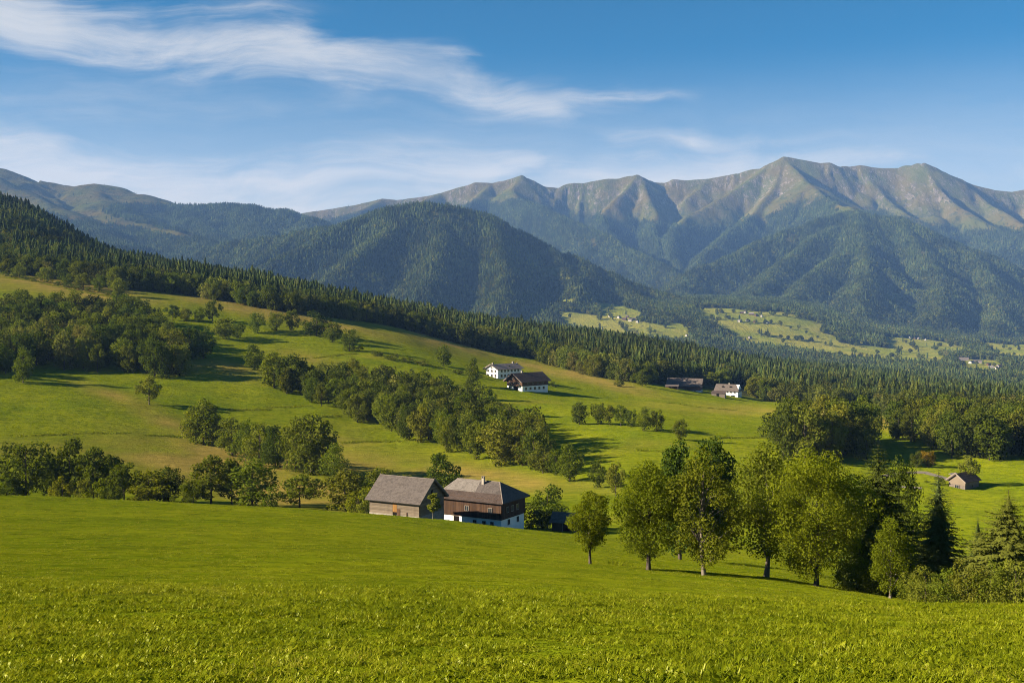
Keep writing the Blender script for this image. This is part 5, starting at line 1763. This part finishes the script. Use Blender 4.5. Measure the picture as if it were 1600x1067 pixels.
def ribbon(name, pts, width, mat, label, lift=.06, kind='structure'):
    p = np.array([hit(a, b, 200)[:2] for a, b in pts])
    q = []
    for a, b in zip(p[:-1], p[1:]):
        for t in np.linspace(0, 1, 12, endpoint=False):
            q.append(a + (b - a) * t)
    q.append(p[-1])
    q = np.array(q)
    d = unit(np.gradient(q, axis=0))
    nrm = np.stack([-d[:, 1], d[:, 0]], 1)
    rows = []
    for k in np.linspace(-.5, .5, 5):
        e = q + nrm * width * k
        rows.append(np.column_stack([e, ground(e[:, 0], e[:, 1]) + lift]))
    v = np.stack(rows, 1).reshape(-1, 3)
    return tag(link(name, mesh_from(name, v, grid_faces(len(q), 5), mat, True)), label, kind=kind)


M_GRAVEL = mat_wood('gravel', (.13, .108, .088), (.215, .18, .15), (1.5, 1.5, 1.5))
ribbon('track', [(1380, 744), (1410, 739), (1445, 738), (1475, 747), (1498, 753)], 3.4, M_GRAVEL, 'pale gravel track running to the grey hut')
ribbon('path', [(1395, 760), (1418, 761), (1440, 763)], 3.0, M_GRAVEL, 'grey paved yard strip below the track')

# ---- hamlets across the valley
FARH = [(953, 495, 11, 8, 'w'), (967, 497, 15, 9, 'w'), (976, 500, 15, 10, 'd'), (985, 502, 13, 9, 'w'), (991, 500, 11, 8, 'p'), (996, 504, 10, 8, 'w'), (980, 496, 9, 7, 'd'), (1074, 526, 10, 8, 'w'), (1082, 530, 12, 8, 'y'), (1097, 532, 12, 9, 'w'),
        (1159, 490, 13, 9, 'd'), (1164, 489, 9, 8, 'w'), (1174, 492, 18, 10, 'd'), (1182, 494, 15, 9, 'd'), (1190, 495, 8, 7, 'w'), (1155, 503, 9, 7, 'w'), (1168, 502, 11, 8, 'w'), (1180, 504, 13, 8, 'd'), (1200, 505, 9, 7, 'w'), (1172, 529, 12, 8, 'p'),
        (1373, 521, 9, 7, 'w'), (1392, 525, 15, 8, 'p'), (1408, 527, 12, 8, 'w'), (1422, 529, 10, 8, 'w'), (1430, 530, 12, 8, 'd'), (1436, 530, 12, 9, 'p'), (1446, 532, 9, 7, 'w'), (1506, 563, 28, 12, 'p'), (1518, 568, 20, 10, 'w'), (1528, 567, 26, 11, 'p'),
        (1548, 576, 13, 9, 'w'), (1556, 577, 14, 9, 'w'), (1562, 574, 16, 9, 'p'), (1545, 571, 12, 8, 'd')]
M_PLAIN = mat_wood('dull_plaster', (.27, .245, .215), (.42, .39, .35), (1, 1, 1), .1)
FW = {'w': M_PLAIN, 'd': M_BROWN, 'p': M_TILE, 'y': M_PLAIN}
HAM = [(1040, 'in the left hamlet across the valley', 'houses of the left hamlet'), (1120, 'by the wood between the two hamlets', 'houses between the hamlets'), (1250, 'in the middle hamlet across the valley', 'houses of the middle hamlet'),
       (1480, 'in the row under the right mountain foot', 'houses under the mountain foot'), (1700, 'in the village at the right valley floor', 'village houses at the right')]
cnt = {}
for px, py, L, W, k in sorted(FARH):
    for lim, ph, grp in HAM:
        if px < lim:
            break
    n = cnt[ph] = cnt.get(ph, -1) + 1
    x, y, z = hit(px, py, 2600)
    rz = math.radians(random.choice([-35, -20, 25, 40, 60]))
    look = {'w': 'white walled', 'd': 'dark wooden', 'p': 'pinkish', 'y': 'pale'}[k]
    o = root_at('house', x, y, z, rz, 'tiny %s house, %s from the left %s' % (look, ordinal(n), ph), 'house', grp)
    EV, RG = 5.0, 5.0 + W * .38
    Shape().prism([(-W / 2, -4), (-W / 2, EV), (0, RG - .05), (W / 2, EV), (W / 2, -4)], -L / 2, L / 2).build('wall', FW[k], o)
    roof_gable(o, L, W, EV, RG, .8, .8, random.choice([M_SHING_D, M_REDT, M_SHINGLE, M_TILE]), .2)
# ------------------------------------------------------------------ meadow grass at the viewer's feet
def mat_grass():
    m, g = new_mat('grass_blades')
    oi = g.n('ShaderNodeObjectInfo')
    geo = g.n('ShaderNodeNewGeometry')
    tco = g.n('ShaderNodeTexCoord')
    n = g.noise(geo.outputs['Position'], .35, 4, .6)
    f = g.math('ADD', g.math('MULTIPLY', oi.outputs['Random'], .35), g.math('ADD', g.math('MULTIPLY', geo.outputs['Random Per Island'], .35), g.math('MULTIPLY', g.math('SUBTRACT', n, .25), .8)))
    col = g.ramp(f, [(0.0, (.032, .050, .002)), (.28, (.088, .118, .003)), (.58, (.168, .196, .005)), (.85, (.235, .245, .012)), (1.0, (.33, .29, .06))])
    d = g.n('ShaderNodeBsdfDiffuse', ins={'Color': col})
    t = g.n('ShaderNodeBsdfTranslucent', ins={'Color': g.mix(1.0, col, (1.3, 1.2, .6), 'MULTIPLY')})
    gl = g.n('ShaderNodeBsdfGlossy', ins={'Color': (.45, .45, .2, 1), 'Roughness': .4})
    ms = g.n('ShaderNodeMixShader', ins={0: .35, 1: d.outputs[0], 2: t.outputs[0]})
    m2 = g.n('ShaderNodeMixShader', ins={0: .025, 1: ms.outputs[0], 2: gl.outputs[0]})
    return finish(m, g, m2.outputs[0])


M_GRASS = mat_grass()


def tuft(seed, n, h, spread, width, seg=3, stalk=0, broad=0):
    r = np.random.default_rng(seed)
    vs, fs, o = [], [], 0
    for i in range(n + stalk + broad):
        st, br = n <= i < n + stalk, i >= n + stalk
        a = r.uniform(0, 6.28)
        d = np.array([math.cos(a), math.sin(a), 0])
        s = np.array([-math.sin(a), math.cos(a), 0])
        b = np.array([r.normal() * spread, r.normal() * spread, -.01])
        hh = h * r.uniform(.5, 1.15) * (1.7 if st else (.85 if br else 1))
        bend = hh * (r.uniform(.05, .2) if st else r.uniform(.3, 1.35))
        w = width * (r.uniform(.3, .45) if st else (r.uniform(2.2, 3.6) if br else r.uniform(.7, 1.4)))
        k = seg + 1
        t = np.linspace(0, 1, k)
        ax = b + d * (bend * t ** 2)[:, None] + np.array([0, 0, 1.]) * (hh * (t - .32 * t ** 2 * (bend / hh)))[:, None]
        ww = w * (1 - t ** 1.6) * .5 + .0006
        if br:
            ww = w * np.sin(np.clip(t * .92 + .06, 0, 1) * math.pi) * .5
        if st:
            ww = w * np.where(t > .72, 1.6, .6) * .5
        for j in range(k):
            vs += [ax[j] - s * ww[j], ax[j] + s * ww[j]]
        for j in range(k - 1):
            fs.append((o + 2 * j, o + 2 * j + 1, o + 2 * j + 3, o + 2 * j + 2))
        o += 2 * k
    return mesh_from('tuft', np.array(vs), np.array(fs), M_GRASS)


TUFTS = [lib_object('a%d' % i, tuft(800 + i, 24, .075, .06, .0095, broad=4)) for i in range(4)] + [lib_object('b%d' % i, tuft(810 + i, 12, .075, .06, .009, broad=14)) for i in range(2)] + [lib_object('c0', tuft(820, 18, .10, .06, .008, stalk=2))]
r7 = np.random.default_rng(77)


def wedge(y0, y1, dens, tilt=0.50):
    """random points on the part of the slope in view"""
    ar = tilt * ((y1 + 6) ** 2 - (y0 + 6) ** 2)
    n = int(ar * dens)
    y = np.sqrt(r7.random(n) * ((y1 + 6) ** 2 - (y0 + 6) ** 2) + (y0 + 6) ** 2) - 6
    x = r7.uniform(-tilt, tilt, n) * (y + 6)
    return x, y


bands = [(3.5, 14, 85, 1.0), (14, 28, 60, 1.15), (28, 60, 22, 1.6), (60, 120, 8, 2.2), (120, 205, 3, 3.0)]
PX, PY, SZ = [], [], []
for y0, y1, dens, s in bands:
    x, y = wedge(y0, y1, dens)
    nn = fbm(x / 1.1, y / 1.1, 2, 501) + .6 * fbm(x / 5.0, y / 5.0, 2, 502)
    n3_ = fbm(x / 3.5, y / 5.0, 3, 503)
    k = r7.random(len(x)) < (np.clip(.75 + nn, .12, 1) if y1 <= 28 else np.clip(.35 + 1.6 * n3_, .02, 1))
    x, y, nn = x[k], y[k], nn[k]
    PX.append(x)
    PY.append(y)
    nc = fbm(x / .45, y / .45, 2, 504)
    SZ.append(s * np.clip(.85 + .5 * nn + .55 * nc * (y1 <= 28), .4, 1.9) * r7.uniform(.7, 1.25, len(x)) * (1.0 if y1 <= 28 else .62))
PX, PY, SZ = np.concatenate(PX), np.concatenate(PY), np.concatenate(SZ)
k = np.hypot(PX, PY) > 3.0
PX, PY, SZ = PX[k], PY[k], SZ[k]
pk = r7.choice(7, len(PX), p=[.17, .17, .17, .17, .12, .12, .08])
scatter('grass', np.column_stack([PX, PY, ground(PX, PY)]), TUFTS, pk, SZ, r7.uniform(0, 6.28, len(PX)), 'lush uncut grass with clover leaves and dry stalks in the near meadow')
print('tufts', len(PX))

# long grass on the banks between the fields, standing in for their shadow lines, and the rough strip under the right-hand bushes
BANKS = [[(0, 681), (60, 680), (130, 677), (215, 678), (290, 683)], [(470, 560), (520, 556), (555, 553)], [(400, 637), (450, 636), (490, 634)], [(535, 692), (600, 690), (660, 688)], [(500, 650), (545, 650)],
         [(1040, 629), (1090, 636), (1150, 641)], [(1105, 682), (1200, 684), (1225, 682)], [(590, 548), (660, 568), (730, 585), (790, 594)], [(0, 432), (100, 450), (200, 470)], [(930, 878), (975, 884), (1010, 887)], [(1000, 704), (1040, 706)], [(355, 640), (420, 640)]]
bx_, by_ = [], []
for line in BANKS:
    w = [hit(a, b, 40)[:2] for a, b in line]
    for (xa, ya), (xb, yb) in zip(w[:-1], w[1:]):
        n = int(math.hypot(xb - xa, yb - ya) * 3.2)
        t = r7.random(n)
        bx_.append(xa + (xb - xa) * t + r7.normal(size=n) * .5)
        by_.append(ya + (yb - ya) * t + r7.normal(size=n) * .8)
bx_, by_ = np.concatenate(bx_), np.concatenate(by_)
kk = fbm(bx_ / 9, by_ / 9, 2, 520) > -.25
bx_, by_ = bx_[kk], by_[kk]
scatter('bank_shade_grass', np.column_stack([bx_, by_, ground(bx_, by_)]), TUFTS, r7.integers(0, 7, len(bx_)), r7.uniform(6, 13, len(bx_)) * np.interp(by_, [80, 300], [.45, 1]), r7.uniform(0, 6.28, len(bx_)), 'long grass standing in for dark shadow lines along the banks between the fields')
